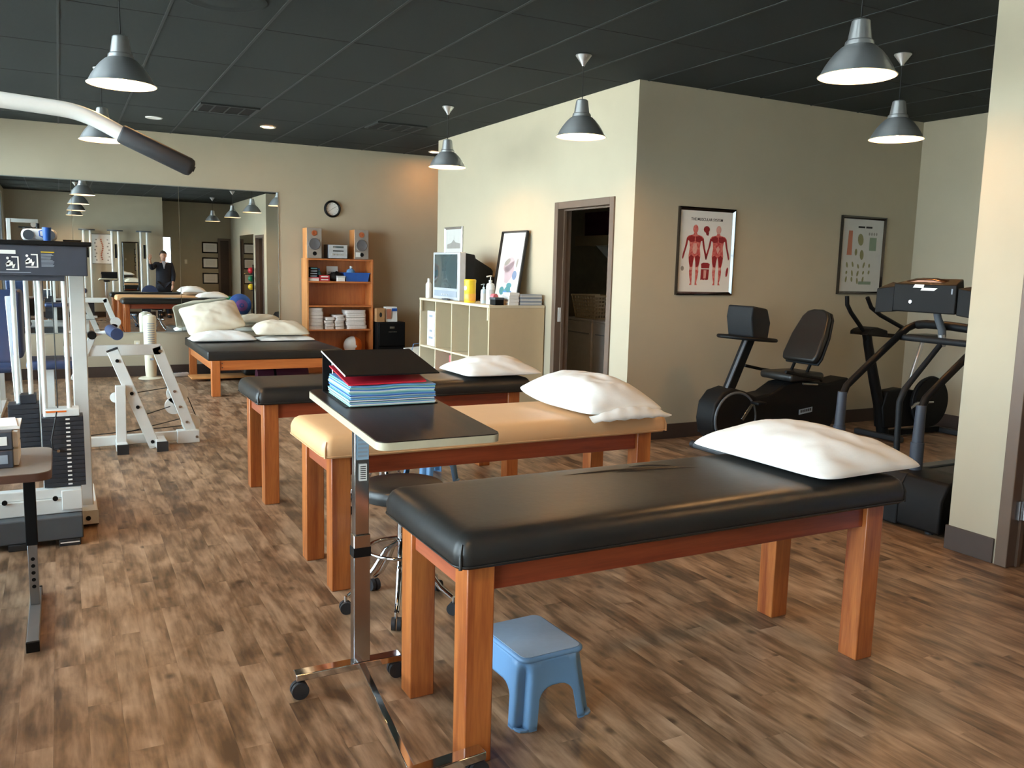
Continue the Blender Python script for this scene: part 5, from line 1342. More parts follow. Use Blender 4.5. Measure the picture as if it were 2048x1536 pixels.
bd = B('badge', MB().prism([(0, 0), (0.155, 0.018), (0.155, 0.062), (0, 0.044)], (5.62, by - 0.1145, 0.30), (1, 0, 0), (0, 0, 1), (0, 0.004, 0)), 'label_grey')
for k in range(6): B('badge_letter', MB().box(5.635 + k * 0.022, 5.65 + k * 0.022, by - 0.1155, by - 0.1146, 0.317 + k * 0.0025, 0.339 + k * 0.0025), 'ink', bd)
for x in (4.78, 6.0): B('floor_bar', MB().cyl((x, by - 0.27, 0.03), (x, by + 0.27, 0.03), 0.03, n=16), 'grey_plastic', smooth=40)
for x in (4.78, 6.0):
    for y in (-0.25, 0.25): B('end_cap', MB().cyl((x, by + y - 0.022, 0.0315), (x, by + y + 0.022, 0.0315), 0.0315, n=16), 'rubber', smooth=40)

# --- treadmill: hood toward the aisle, console back to the camera
t = thing('treadmill', 'black and grey treadmill at the alcove entrance', 'treadmill', (5.1, 3.6, 0))
y0, y1 = 3.08, 4.1
hood = [(4.44, 0.02), (5.02, 0.02), (5.02, 0.2), (4.9, 0.29), (4.62, 0.335), (4.5, 0.32), (4.44, 0.22)]
B('motor_hood', MB().prism(hood, (0, y0, 0), (1, 0, 0), (0, 0, 1), (0, y1 - y0, 0)), 'black_plastic', bevel=0.015, seg=3)
B('hood_side', MB().prism([(4.43, 0.015), (4.62, 0.015), (4.62, 0.32), (4.5, 0.325), (4.432, 0.24)], (0, 3.36, 0), (1, 0, 0), (0, 0, 1), (0, 0.735, 0)), 'charcoal', bevel=0.01, seg=3)
B('deck', MB().box(5.025, 6.35, y0 + 0.05, y1 - 0.05, 0.06, 0.13), 'black_plastic', bevel=0.006)
B('running_belt', MB().box(5.03, 6.33, y0 + 0.16, y1 - 0.16, 0.1305, 0.136), 'rubber')
for y in (y0 + 0.05, y1 - 0.15): B('foot_rail', MB().box(5.03, 6.36, y + 0.004, y + 0.098, 0.1305, 0.15), 'grey_plastic', bevel=0.006)
for x in (4.5, 6.25):
    for y in (y0 + 0.1, y1 - 0.1): B('foot', MB().cyl((x, y, 0), (x, y, 0.059 if x > 5 else 0.0145), 0.025, n=12), 'rubber')
posts = {}
for y in (3.4, 4.0):
    p = B('upright', MB().tube([(4.62, y, 0.33), (4.62, y, 0.5), (4.625, y, 0.73)], [0.034, 0.034, 0.03], n=14), 'slate_plastic', smooth=60)
    B('upright_sleeve', MB().cyl((4.62, y, 0.32), (4.62, y, 0.5), 0.04, n=16), 'slate_plastic', p, smooth=40)
    B('side_rail', MB().tube([(4.625, y, 0.70), (4.66, y, 0.77), (4.8, y, 0.87), (5.1, y, 1.075), (5.22, y, 1.15), (5.3, y, 1.175)], 0.024, n=12), 'black_plastic', smooth=60)
B('centre_post', MB().tube([(4.8, 3.68, 0.3), (4.8, 3.69, 0.7), (4.84, 3.69, 0.78), (5.15, 3.69, 1.06)], [0.02, 0.02, 0.02, 0.018], n=12), 'charcoal', smooth=60)
B('handlebar', MB().tube([(5.3, 3.98, 1.175), (5.28, 3.9, 1.185), (5.26, 3.7, 1.185), (5.27, 3.46, 1.17), (5.32, 3.38, 1.15)], 0.03, n=12), 'black_plastic', smooth=60)
B('cross_bar', MB().tube([(5.16, 4.0, 1.09), (5.16, 3.42, 1.085)], 0.022, n=12), 'charcoal', smooth=60)
B('console_neck', MB().tube([(5.22, 3.72, 1.05), (5.2, 3.72, 1.16), (5.16, 3.73, 1.24), (5.12, 3.735, 1.36)], [0.02, 0.026, 0.024, 0.022], n=12), 'grey_plastic', smooth=60)
B('neck_collar', MB().cyl((5.22, 3.72, 1.055), (5.2, 3.72, 1.13), 0.024, n=14), 'alu_bright', smooth=40)
con = B('console', MB().add([(5.07, 3.55, 1.27), (5.07, 4.02, 1.27), (5.07, 4.02, 1.46), (5.07, 3.55, 1.46), (5.18, 3.55, 1.28), (5.18, 4.02, 1.28), (5.22, 3.96, 1.50), (5.22, 3.61, 1.50)],
    [(0, 3, 2, 1), (4, 5, 6, 7), (0, 1, 5, 4), (1, 2, 6, 5), (2, 3, 7, 6), (3, 0, 4, 7)]), 'black_plastic', bevel=0.008)
for s, ya, yb in ((1, 4.022, 4.17), (-1, 3.548, 3.42)):
    B('console_wing', MB().add([(5.08, ya, 1.265), (5.08, yb, 1.25), (5.085, yb, 1.42), (5.08, ya, 1.44), (5.17, ya, 1.27), (5.23, yb, 1.26), (5.25, yb, 1.47), (5.2, ya, 1.45)],
        [(0, 3, 2, 1), (4, 5, 6, 7), (0, 1, 5, 4), (1, 2, 6, 5), (2, 3, 7, 6), (3, 0, 4, 7)]), 'black_plastic', con, bevel=0.006)
B('console_crown', MB().prism([(3.64, 0.0), (4.0, 0.0), (3.95, 0.012), (3.87, 0.026), (3.76, 0.026), (3.68, 0.012)], (5.12, 0, 1.465), (0, 1, 0), (0, 0, 1), (0.05, 0, 0.012)), 'bronze_gloss', con, bevel=0.006)
B('logo_upper', MB().prism([(3.87, 0), (3.79, 0), (3.785, 0.022), (3.855, 0.022)], (5.0685, 0, 1.435), (0, 1, 0), (0, 0, 1), (0.001, 0, 0)), 'paper', con)
B('logo_lower', MB().prism([(3.81, 0), (3.71, 0), (3.685, 0.018), (3.80, 0.018)], (5.0685, 0, 1.418), (0, 1, 0), (0, 0, 1), (0.001, 0, 0)), 'paper', con)
B('round_badge', MB().cyl((5.0695, 3.88, 1.34), (5.066, 3.88, 1.34), 0.012, n=14), 'alu_bright', con)
B('side_mark', MB().box(5.068, 5.0695, 3.575, 3.585, 1.40, 1.435), 'label_grey', con)

# --- rear upright bike in the far corner
ry = 5.38
t = thing('upright_bike', 'black upright exercise bike with large flywheel in the alcove corner', 'exercise bike', (6.95, ry, 0))
B('front_post', MB().tube([(6.80, ry, 0.04), (6.72, ry, 0.3), (6.62, ry, 0.56), (6.5, ry, 0.9), (6.48, ry, 0.985)], [0.055, 0.05, 0.048, 0.042, 0.04], n=12), 'black_plastic', smooth=60)
B('frame_shell', MB().prism([(6.74, 0.1), (7.2, 0.1), (7.35, 0.3), (7.3, 0.42), (6.95, 0.47), (6.75, 0.45), (6.70, 0.3)], (0, ry - 0.06, 0), (1, 0, 0), (0, 0, 1), (0, 0.12, 0)), 'black_plastic', bevel=0.015, seg=3)
fw = B('flywheel', MB().cyl((7.3, ry - 0.122, 0.33), (7.3, ry - 0.062, 0.33), 0.235, n=44), 'black_plastic', smooth=30)
B('flywheel_ring', MB().tube([(7.3 + 0.237 * math.cos(a), ry - 0.092, 0.33 + 0.237 * math.sin(a)) for a in [2 * PI * k / 44 for k in range(44)]], 0.012, n=8, closed=True), 'charcoal', fw, smooth=60)
B('console', MB().prism([(6.36, 0.98), (6.64, 0.965), (6.63, 1.02), (6.5, 1.05), (6.4, 1.03)], (0, ry - 0.1, 0), (1, 0, 0), (0, 0, 1), (0, 0.2, 0)), 'black_plastic', bevel=0.01)
B('handle_arm', MB().tube([(6.46, ry, 0.93), (6.39, ry - 0.03, 1.02), (6.215, ry - 0.03, 1.18), (6.16, ry - 0.03, 1.25), (6.15, ry - 0.03, 1.325)], 0.019, n=10), 'black_plastic', smooth=60)
B('handle_arm', MB().tube([(6.92, ry - 0.03, 1.035), (6.60, ry - 0.03, 1.155), (6.47, ry - 0.03, 1.225), (6.41, ry - 0.03, 1.315)], 0.019, n=10), 'black_plastic', smooth=60)
B('cross_handle', MB().tube([(6.26, ry - 0.02, 1.01), (6.5, ry, 0.985), (6.84, ry - 0.02, 0.96), (6.92, ry - 0.03, 1.035)], 0.02, n=10), 'black_plastic', smooth=60)
B('seat_post', MB().tube([(7.1, ry, 0.45), (7.15, ry, 0.62), (7.26, ry, 0.92)], 0.02, n=10), 'alu_bright', smooth=60)
B('saddle', MB().rbox(7.12, 7.42, ry - 0.1, ry + 0.1, 0.915, 0.97, 0.025, 3), 'black_vinyl', smooth=50)
cr = B('crank_arm', MB().beam((6.95, ry - 0.16, 0.3), (7.08, ry - 0.16, 0.36), 0.014, 0.025), 'steel')
B('pedal', MB().rbox(7.05, 7.14, ry - 0.26, ry - 0.17, 0.35, 0.372, 0.006, 2), 'steel', cr, smooth=40)
for x in (6.74, 7.6): B('floor_bar', MB().rbox(x - 0.03, x + 0.03, ry - 0.26, ry + 0.26, 0.004, 0.055, 0.012, 3), 'rubber', smooth=50)
B('base_beam', MB().beam((6.77, ry, 0.04), (7.57, ry, 0.04), 0.06, 0.05), 'black_plastic')

# ================================================================ GYM EQUIPMENT BY THE WINDOWS
# --- cable weight tower at the left edge
t = thing('weight_tower', 'white cable weight machine with dark instruction panel at the left', 'weight machine', (-0.1, 5.2, 0))
B('base_cover', MB().box(-0.75, 0.055, 4.9, 5.3, 0.035, 0.155), 'grey_plastic', bevel=0.006)
for x in (-0.68, -0.25, -0.02): B('foot', MB().box(x - 0.04, x + 0.06, 4.895, 4.97, 0.0, 0.0345), 'rubber', bevel=0.003)
B('foot_stripe', MB().box(-0.055, 0.035, 4.893, 4.8945, 0.016, 0.022), 'paper')
B('lower_beam', MB().box(-0.75, 0.055, 4.98, 5.06, 0.156, 0.235), 'white_steel', bevel=0.004)
B('gusset', MB().box(-0.04, 0.056, 4.965, 4.979, 0.175, 0.28), 'white_steel', bevel=0.003)
B('upper_beam', MB().box(-0.75, 0.055, 5.0, 5.06, 0.2355, 0.285), 'white_steel', bevel=0.004)
for x in (-0.07, -0.3): B('bolt', MB().cyl((x, 4.979, 0.24), (x, 4.968, 0.24), 0.013, n=12), 'black_plastic')
random.seed(3)
for k in range(16):
    z = 0.29 + k * 0.0233
    pl = B('weight_plate', MB().box(-0.118, 0.078, 5.02, 5.16, z, z + 0.0222), 'plate_iron', bevel=0.0015)
    B('number_tag', MB().box(-0.006, 0.014, 5.0185, 5.0197, z + 0.008, z + 0.016), 'paper', pl)
tp_ = B('top_plate', MB().box(-0.102, 0.062, 5.03, 5.15, 0.665, 0.703), 'white_steel', bevel=0.003)
B('orange_stripe', MB().box(-0.095, 0.0, 5.028, 5.0295, 0.688, 0.697), 'orange', tp_)
for k in range(15):
    z = 0.33 + k * 0.0255
    B('rear_plate', MB().box(-0.275, -0.13, 5.2, 5.34, z, z + 0.0243), 'plate_iron', bevel=0.0015)
B('rear_plate_cap', MB().box(-0.22, -0.14, 5.22, 5.32, 0.713, 0.76), 'plate_iron', bevel=0.003)
for x in (-0.098, 0.016): B('guide_rod', MB().cyl((x, 5.09, 0.285), (x, 5.09, 1.40), 0.0125, n=14), 'white_steel', smooth=40)
for x in (-0.225, -0.165): B('guide_rod', MB().cyl((x, 5.27, 0.285), (x, 5.27, 1.40), 0.0125, n=14), 'white_steel', smooth=40)
B('cable', MB().tube([(-0.04, 5.09, 0.70), (-0.04, 5.09, 1.40)], 0.003, n=6), 'black_cord')
B('selector_cord', MB().tube([(-0.045, 5.01, 0.695), (-0.06, 4.995, 0.62), (-0.075, 4.99, 0.55), (-0.07, 4.99, 0.5), (-0.045, 5.0, 0.49)], 0.004, n=6), 'black_cord', smooth=60)
B('selector_pin', MB().cyl((-0.045, 5.02, 0.49), (-0.045, 4.985, 0.49), 0.008, n=10), 'chrome', smooth=40)
B('upright', MB().box(0.04, 0.118, 5.33, 5.41, 0.05, 1.40), 'white_steel', bevel=0.006)
B('upright', MB().box(-0.74, -0.66, 5.33, 5.41, 0.05, 1.40), 'white_steel', bevel=0.006)
B('inner_post', MB().box(-0.13, -0.09, 5.36, 5.40, 0.05, 1.40), 'white_steel', bevel=0.004)
B('upright_foot', MB().box(0.03, 0.135, 5.2, 5.85, 0.02, 0.095), 'white_steel', bevel=0.005)
B('foot_cap', MB().box(0.03, 0.137, 5.196, 5.1995, 0.02, 0.097), 'white_steel')
B('foot_pad', MB().box(0.03, 0.137, 5.25, 5.85, 0.0, 0.0195), 'rubber')
B('foot_bolt', MB().cyl((0.085, 5.1955, 0.055), (0.085, 5.185, 0.055), 0.013, n=12), 'black_plastic')
pan = B('instruction_panel', MB().box(-0.8, 0.128, 5.0, 5.025, 1.402, 1.555), 'slate_plastic', bevel=0.004)
B('panel_return', MB().box(0.10, 0.127, 5.0255, 5.5, 1.402, 1.555), 'slate_plastic')
B('panel_skirt', MB().box(-0.8, 0.02, 5.026, 5.04, 1.375, 1.4015), 'slate_plastic')
B('lid', MB().box(-0.82, 0.15, 4.985, 5.56, 1.5555, 1.578), 'black_plastic', bevel=0.004)
B('title_block', MB().box(-0.6, -0.193, 4.9985, 4.9997, 1.508, 1.527), 'paper', pan)
def pictogram(px, pz):
    mb = MB()
    y_ = 4.9984
    def q(pts): mb.prism([(px + a * 0.062, pz + b * 0.062) for a, b in pts], (0, y_, 0), (1, 0, 0), (0, 0, 1), (0, 0.0012, 0))
    q([(0.9, 0.0), (1.0, 0.0), (1.0, 1.1), (0.9, 1.1)]); q([(0.5, 1.0), (0.9, 1.0), (0.9, 1.1), (0.5, 1.1)]); q([(0.1, 0.0), (0.9, 0.0), (0.9, 0.08), (0.1, 0.08)])
    q([(0.1, 0.25), (0.6, 0.4), (0.55, 0.7), (0.1, 0.5)]); q(ell(0.22, 0.95, 0.1, 0.11, 10)); q([(0.05, 0.45), (0.3, 0.8), (0.45, 0.75), (0.3, 0.4)]); q([(0.55, 0.4), (0.75, 0.5), (0.65, 0.15), (0.5, 0.15)])
    return mb.build('pictogram', 'paper', pan, world=True)
pictogram(-0.243, 1.428); pictogram(-0.158, 1.442)
B('yellow_rule', MB().box(-0.082, -0.022, 4.9985, 4.9997, 1.519, 1.523), 'yellow', pan)
random.seed(4)
for k in range(11): B('text_line', MB().box(-0.082, -0.022 - random.uniform(0, 0.02), 4.9988, 4.9997, 1.447 + k * 0.0062, 1.4495 + k * 0.0062), 'label_grey', pan)
B('thin_rule', MB().box(-0.6, -0.13, 4.9988, 4.9997, 1.415, 1.418), 'label_grey', pan)

t = thing('boombox', 'white portable stereo on top of the weight machine', 'stereo', (-0.09, 5.3, 1.5785))
MB().rbox(-0.085, 0.085, -0.045, 0.045, 0, 0.066, 0.028, 4).build('case', 'white_plastic', t, smooth=50)
for x in (-0.05, 0.05): MB().cyl((x, -0.0455, 0.033), (x, -0.05, 0.033), 0.026, n=20).build('speaker_grille', 'grey_plastic', t, smooth=40)
MB().cyl((-0.006, 0, 0.0662), (-0.006, 0, 0.095), 0.009, n=10).build('aerial_stub', 'black_plastic', t)
t = thing('drink_cup', 'bright blue cup in front of the white portable stereo', 'cup', (-0.052, 5.12, 1.5785))
MB().lathe([(0.0, 0.0), (0.017, 0), (0.022, 0.07), (0.02, 0.07), (0.0, 0.004)], 20).build('cup_body', 'blue', t, smooth=40)
MB().tube([(-0.02, 0, 0.055), (-0.035, 0, 0.05), (-0.033, 0, 0.025), (-0.018, 0, 0.02)], 0.003, n=8).build('handle', 'blue', t, smooth=60)
t = thing('small_tray', 'flat dark tray on the right end of the weight machine top', 'tray', (0.065, 5.3, 1.5785))
tray(-0.045, 0.045, -0.05, 0.05, 0.012, 0.9, 0.002).build('tray', 'black_plastic', t)
MB().box(-0.03, 0.03, -0.03, 0.03, 0.0025, 0.011).build('note_pad', 'paper', t)

# --- white leg machine frame behind it
t = thing('leg_machine', 'white angled steel exercise frame on the floor left of the tables', 'exercise machine', (0.5, 7.35, 0))
B('base_tube', MB().beam((-0.35, 7.33, 0.062), (0.955, 7.43, 0.062), 0.075, 0.055, (0, 0, 1)), 'white_steel', bevel=0.005)
B('base_shoe', MB().box(0.80, 0.972, 7.37, 7.47, 0.0, 0.105), 'white_steel', bevel=0.005)
B('front_strut', MB().beam((0.335, 7.28, 0.79), (0.62, 7.28, 0.005), 0.05, 0.085), 'white_steel', bevel=0.005)
B('strut_cap', MB().beam((0.331, 7.28, 0.80), (0.3345, 7.28, 0.791), 0.052, 0.087), 'rubber')
B('rear_strut', MB().beam((0.665, 7.44, 0.80), (0.915, 7.44, 0.09), 0.05, 0.085), 'white_steel', bevel=0.005)
B('top_tube', MB().beam((0.0, 7.44, 0.775), (0.70, 7.44, 0.775), 0.05, 0.085), 'white_steel', bevel=0.005)
B('upright', MB().beam((0.372, 7.24, 0.0), (0.38, 7.24, 0.52), 0.05, 0.075), 'white_steel', bevel=0.005)
B('cross_foot', MB().box(0.335, 0.415, 7.1, 7.5, 0.012, 0.075), 'white_steel', bevel=0.005)
B('foot_cap', MB().box(0.333, 0.417, 7.085, 7.0995, 0.0, 0.078), 'rubber')
B('cross_foot', MB().box(0.62, 0.70, 7.12, 7.4, 0.012, 0.075), 'white_steel', bevel=0.005)
B('foot_cap', MB().box(0.618, 0.702, 7.105, 7.1195, 0.0, 0.078), 'rubber')
for (x, z) in ((0.365, 0.71), (0.46, 0.45), (0.50, 0.34), (0.6, 0.055)):
    B('bolt', MB().cyl((x, 7.2545, z), (x, 7.245, z), 0.014, n=12), 'black_plastic')
for (x, z) in ((0.69, 0.765), (0.79, 0.43), (0.83, 0.3), (0.88, 0.17), (0.95, 0.05)):
    B('bolt', MB().cyl((x, 7.4145 if x < 0.9 else 7.369, z), (x, 7.405 if x < 0.9 else 7.36, z), 0.011, n=12), 'steel')
B('pulley', MB().cyl((0.82, 7.475, 0.40), (0.82, 7.5, 0.40), 0.085, n=28).cyl((0.79, 7.475, 0.30), (0.79, 7.5, 0.30), 0.07, n=28), 'white_plastic', smooth=40)
B('pulley', MB().cyl((0.92, 7.475, 0.15), (0.92, 7.5, 0.15), 0.075, n=28), 'white_plastic', smooth=40)
B('pulley', MB().cyl((0.345, 7.275, 0.42), (0.345, 7.3, 0.42), 0.04, n=24), 'white_plastic', smooth=40)
for a, b in (((0.345, 7.29, 0.43), (0.8, 7.49, 0.46)), ((0.5, 7.31, 0.25), (0.78, 7.49, 0.3)), ((0.4, 7.31, 0.13), (0.9, 7.49, 0.2)), ((0.1, 7.38, 0.11), (0.9, 7.49, 0.13)), ((0.87, 7.49, 0.45), (0.97, 7.49, 0.18))):
    B('cable', MB().tube([a, b], 0.004, n=6), 'black_cord')
B('roller_arm', MB().tube([(0.2, 7.44, 0.90), (0.34, 7.4, 0.93)], 0.016, n=10), 'white_steel', smooth=60)
B('roller_pad', MB().cyl((0.335, 7.44, 0.935), (0.365, 7.14, 0.925), 0.045, n=20), 'blue_vinyl', smooth=40)
B('arm_hub', MB().cyl((0.2, 7.38, 0.90), (0.2, 7.46, 0.90), 0.032, n=16), 'black_plastic', smooth=40)
B('lean_bar', MB().beam((0.2, 7.42, 0.88), (0.06, 7.42, 0.55), 0.04, 0.05), 'white_steel', bevel=0.004)
B('seat_pad', MB().rbox(-0.25, 0.1, 7.2, 7.6, 0.66, 0.73, 0.03, 4), 'blue_vinyl', smooth=50)
B('back_pad', MB().rbox(-0.33, -0.26, 7.2, 7.6, 0.75, 1.25, 0.03, 4), 'blue_vinyl', smooth=50)
B('back_post', MB().beam((-0.3, 7.4, 0.1), (-0.34, 7.4, 1.2), 0.06, 0.06), 'white_steel', bevel=0.004)
B('seat_post', MB().beam((-0.1, 7.4, 0.09), (-0.1, 7.4, 0.66), 0.06, 0.06), 'white_steel', bevel=0.004)

# --- incline bench farther along the windows
t = thing('incline_bench', 'blue padded white weight bench near the windows', 'bench', (-0.55, 9.3, 0))
MB().beam((0, -0.5, 0.05), (0, 0.55, 0.05), 0.06, 0.06, (0, 0, 1)).build('base_tube', 'white_steel', t)
for y in (-0.5, 0.5): MB().box(-0.25, 0.25, y - 0.03, y + 0.03, 0.0, 0.05).build('cross_foot', 'white_steel', t, bevel=0.004)
MB().beam((0, -0.35, 0.08), (0, -0.25, 0.45), 0.05, 0.05).build('seat_post', 'white_steel', t)
MB().beam((0, 0.45, 0.08), (0, 0.3, 0.85), 0.05, 0.05).build('back_post', 'white_steel', t)
MB().rbox(-0.14, 0.14, -0.45, -0.08, 0.45, 0.51, 0.025, 3).build('seat_pad', 'blue_vinyl', t, smooth=50)
MB().rbox(-0.14, 0.14, -0.42, 0.42, -0.03, 0.03, 0.025, 3).move(Matrix.Translation((0, 0.22, 0.82)) @ Matrix.Rotation(0.95, 4, 'X')).build('back_pad', 'blue_vinyl', t, smooth=50)

# --- overhead pull bar and its post
bx = -0.42
pts = [(bx, 2.0, 1.815), (-0.2, 2.0, 1.807), (-0.09, 2.0, 1.801), (-0.02, 2.0, 1.797), (0.03, 2.0, 1.793), (0.065, 2.0, 1.784), (0.095, 2.0, 1.771), (0.13, 2.0, 1.753)]
g0, g1 = Vector((0.122, 2.0, 1.757)), Vector((0.264, 2.0, 1.695))
t = thing('pull_bar', 'white curved pull-down bar with black foam grip at top left', 'pull-down bar', (bx, 2.0, 1.815))
full = [(2 * bx - x, y, z) for x, y, z in reversed(pts[1:])] + pts
# slightly resample for a smooth bend
def catmull(P, n=6):
    P = [Vector(p) for p in P]; out = []
    for i in range(len(P) - 1):
        a, b, c, d = P[max(i - 1, 0)], P[i], P[i + 1], P[min(i + 2, len(P) - 1)]
        for k in range(n):
            u = k / n; out.append(0.5 * ((2 * b) + (c - a) * u + (2 * a - 5 * b + 4 * c - d) * u * u + (3 * b - a - 3 * c + d) * u ** 3))
    return out + [P[-1]]
B('bar', MB().tube(catmull(full), 0.0155, n=18), 'white_steel', smooth=60)
for sgn in (1, -1):
    f_ = (lambda p: p) if sgn > 0 else (lambda p: Vector((2 * bx - p.x, p.y, p.z)))
    d = (g1 - g0).normalized()
    B('foam_grip', MB().tube([f_(g0), f_(g0 + d * 0.004), f_(g1 - d * 0.01), f_(g1 - d * 0.003), f_(g1)], [0.017, 0.0195, 0.0195, 0.017, 0.011], n=22), 'rubber', smooth=60)
    B('end_nub', MB().cyl(f_(g1), f_(g1 + d * 0.003), 0.006, n=10), 'rubber')
B('swivel', MB().cyl((bx, 2.0, 1.825), (bx, 2.0, 1.88), 0.012, n=12), 'chrome', smooth=40)
t = thing('pulley_post', 'white post with overhead arm carrying the curved pull-down bar', 'weight machine', (-0.95, 2.0, 0))
B('post', MB().box(-0.99, -0.91, 1.96, 2.04, 0.0, 2.3), 'white_steel', bevel=0.005)
B('overhead_arm', MB().box(-0.9095, -0.38, 1.97, 2.03, 2.22, 2.3), 'white_steel', bevel=0.005)
B('pulley', MB().cyl((bx - 0.055, 1.985, 2.18), (bx - 0.055, 2.015, 2.18), 0.055, n=24), 'white_plastic', smooth=40)
B('cable', MB().tube([(bx, 2.0, 2.18), (bx, 2.0, 1.88)], 0.003, n=6), 'black_cord')
B('base_plate', MB().box(-1.06, -0.7, 1.8, 2.2, 0.0005, 0.02), 'white_steel', bevel=0.003)

# --- adjustable side table with letter boxes at the left edge
t = thing('side_table', 'brown-topped side table on a telescoping T-shaped leg', 'side table', (-0.15, 4.0, 0))
round_slab(-0.52, 0.09, -0.36, 0.16, 0.65, 0.68, 0.06).build('table_top', 'brown_edge', t, smooth=40)
round_slab(-0.518, 0.088, -0.358, 0.158, 0.6802, 0.682, 0.06).build('laminate', 'brown_laminate', t)
MB().box(-0.022, 0.022, -0.022, 0.022, 0.30, 0.6495).build('outer_leg', 'black_plastic', t, bevel=0.003)
il = MB().box(-0.018, 0.018, -0.018, 0.018, 0.04, 0.2995).build('inner_leg', 'alu_frame', t, bevel=0.002)
for k in range(5): MB().cyl((0, -0.0175, 0.12 + k * 0.03), (0, -0.0188, 0.12 + k * 0.03), 0.008, n=12).build('pin_hole', 'black_plastic', il)
MB().box(-0.022, 0.022, -0.41, 0.2, 0.006, 0.04).build('foot_bar', 'alu_frame', t, bevel=0.003)
MB().box(-0.023, 0.023, -0.425, -0.4105, 0.0, 0.041).build('end_cap', 'black_plastic', t, bevel=0.002)
MB().box(-0.023, 0.023, 0.2005, 0.215, 0.0, 0.041).build('end_cap', 'black_plastic', t, bevel=0.002)
for k, z in enumerate((0.6825, 0.7545)):
    t = thing('letter_box', ('lower' if k == 0 else 'upper') + ' dark letter box with label window on the side table', 'letter box', (-0.29, 3.90, z), 0.0, 'letter boxes on the side table')
    MB().box(-0.17, 0.10, -0.13, 0.12, 0, 0.07).build('case', 'slate_plastic', t, bevel=0.003)
    MB().box(-0.12, 0.082, -0.1325, -0.1302, 0.018, 0.052).build('label_window', 'paper' if k else 'label_grey', t)
    MB().box(0.1002, 0.117, -0.1, 0.11, 0.004, 0.066).build('paper_edge', 'paper', t)
t = thing('paper_stack', 'loose white papers on top of the letter boxes', 'papers', (-0.29, 3.92, 0.8255))
MB().box(-0.17, 0.125, -0.1, 0.11, 0, 0.009).build('sheets', 'paper', t)
MB().cbox((-0.02, 0.0, 0.0115), (0.26, 0.2, 0.003), Matrix.Rotation(0.08, 3, 'Z')).build('top_sheet', 'paper', t)

# ================================================================ SEEN ONLY IN THE MIRROR
# cable columns along the back wall
def column(label, x):
    t = thing('cable_column', label, 'cable machine', (x, 0.0, 0), 0, 'cable columns along the back wall')
    MB().box(-0.16, 0.16, -0.12, 0.2, 0.0, 0.05).build('base_plate', 'white_steel', t, bevel=0.004)
    for dx in (-0.075, 0.075): MB().cyl((dx, 0, 0.05), (dx, 0, 2.17), 0.03, n=16).build('tube', 'white_steel', t, smooth=40)
    MB().cyl((0, 0, 2.1705), (0, 0, 2.2), 0.185, n=28).build('top_disc', 'grey_plastic', t, smooth=40)
    MB().box(-0.02, 0.03, -0.03, 0.03, 1.5, 1.85).build('carriage', 'black_plastic', t, bevel=0.004)
    MB().box(-0.1, 0.1, 0.04, 0.14, 0.06, 0.5).build('weight_stack', 'plate_iron', t, bevel=0.003)
    return t
names = ['cable column closest to the window wall, seen in the mirror', 'second cable column from the window wall, seen in the mirror', 'cable column left of the spine chart, seen in the mirror', 'cable column between spine chart and dressing mirror', 'cable column nearest the dark-suited person in the mirror']
for x, lab in zip((-0.66, -0.07, 0.63, 1.27, 1.94), names):
    if x == -0.66: c0 = column(lab, x)
    elif abs(x + 0.07) > 0.2: dup(c0, (x, -0.26, 0), 0, lab)
c0.location.y = -0.26
# gym balls by the near wall
t = thing('ball_rack', 'slim dark post with three cup arms for small balls', 'ball rack', (4.28, 1.6, 0))
MB().cyl((0.0, 0.09, 0.02), (0.0, 0.09, 1.42), 0.018, n=12).build('post', 'black_plastic', t, smooth=40)
MB().cyl((0, 0.09, 0), (0, 0.09, 0.02), 0.06, n=20).build('base', 'black_plastic', t, smooth=40)
for z in (0.775, 0.985, 1.185): MB().tube([(0.0, 0.072, z), (-0.02, 0.03, z), (-0.04, -0.0, z)], 0.01, n=8).build('cup_arm', 'black_plastic', t, smooth=60)
for z, m, lab in ((0.785, 'yellow', 'small yellow ball, lowest on the rack in the mirror'), (0.995, 'green', 'small green ball, middle of the rack in the mirror'), (1.195, 'red', 'small red ball, top of the rack in the mirror')):
    b = thing('small_ball', lab, 'ball', (4.245, 1.6, z), 0, 'small balls on the rack')
    MB().ball((0, 0, 0.078), 0.078, 22, 14).build('ball', m, b, smooth=180)
    MB().lathe([(0.0772, 0.074), (0.0795, 0.078), (0.0772, 0.082)], 22).build('seam_band', m, b, smooth=60)
def gym_ball(label, x, y, r, m, z=0.0, cap=None):
    b = thing('gym_ball', label, 'ball', (x, y, z), 0, 'large gym balls')
    MB().ball((0, 0, r), r, 36, 24).build('ball', m, b, smooth=180)
    MB().tube([(r * 1.001 * math.cos(a), r * 0.35, r + r * 0.93 * math.sin(a)) if False else (r * 0.935 * math.cos(a), 0.36 * r, r + 0.935 * r * math.sin(a)) for a in [2 * PI * k / 36 for k in range(36)]], 0.004, n=6, closed=True).build('ridge', m, b, smooth=60)
    if cap: MB().lathe([(0.0, r * 1.004), (r * 0.3, r * 0.962), (r * 0.52, r * 0.862)], 24, (0, 0, r), Matrix.Rotation(-PI / 2, 3, 'X')).build('coloured_cap', cap, b, smooth=60)
    return b
st = thing('ball_stand', 'low white ring stand under the blue gym ball', 'stand', (4.03, 1.2, 0))
MB().lathe([(0.2, 0.0), (0.22, 0.0), (0.19, 0.16), (0.175, 0.16), (0.2, 0.0)], 28).build('ring', 'white_plastic', st, smooth=40)
for k in range(3): MB().cyl((0.2 * math.cos(k * 2.1), 0.2 * math.sin(k * 2.1), 0.0), (0.2 * math.cos(k * 2.1), 0.2 * math.sin(k * 2.1), 0.012), 0.025, n=10).build('foot', 'rubber', st)
gym_ball('large blue gym ball with purple cap, seen in the mirror', 4.03, 1.2, 0.285, 'blue', 0.108, 'purple')
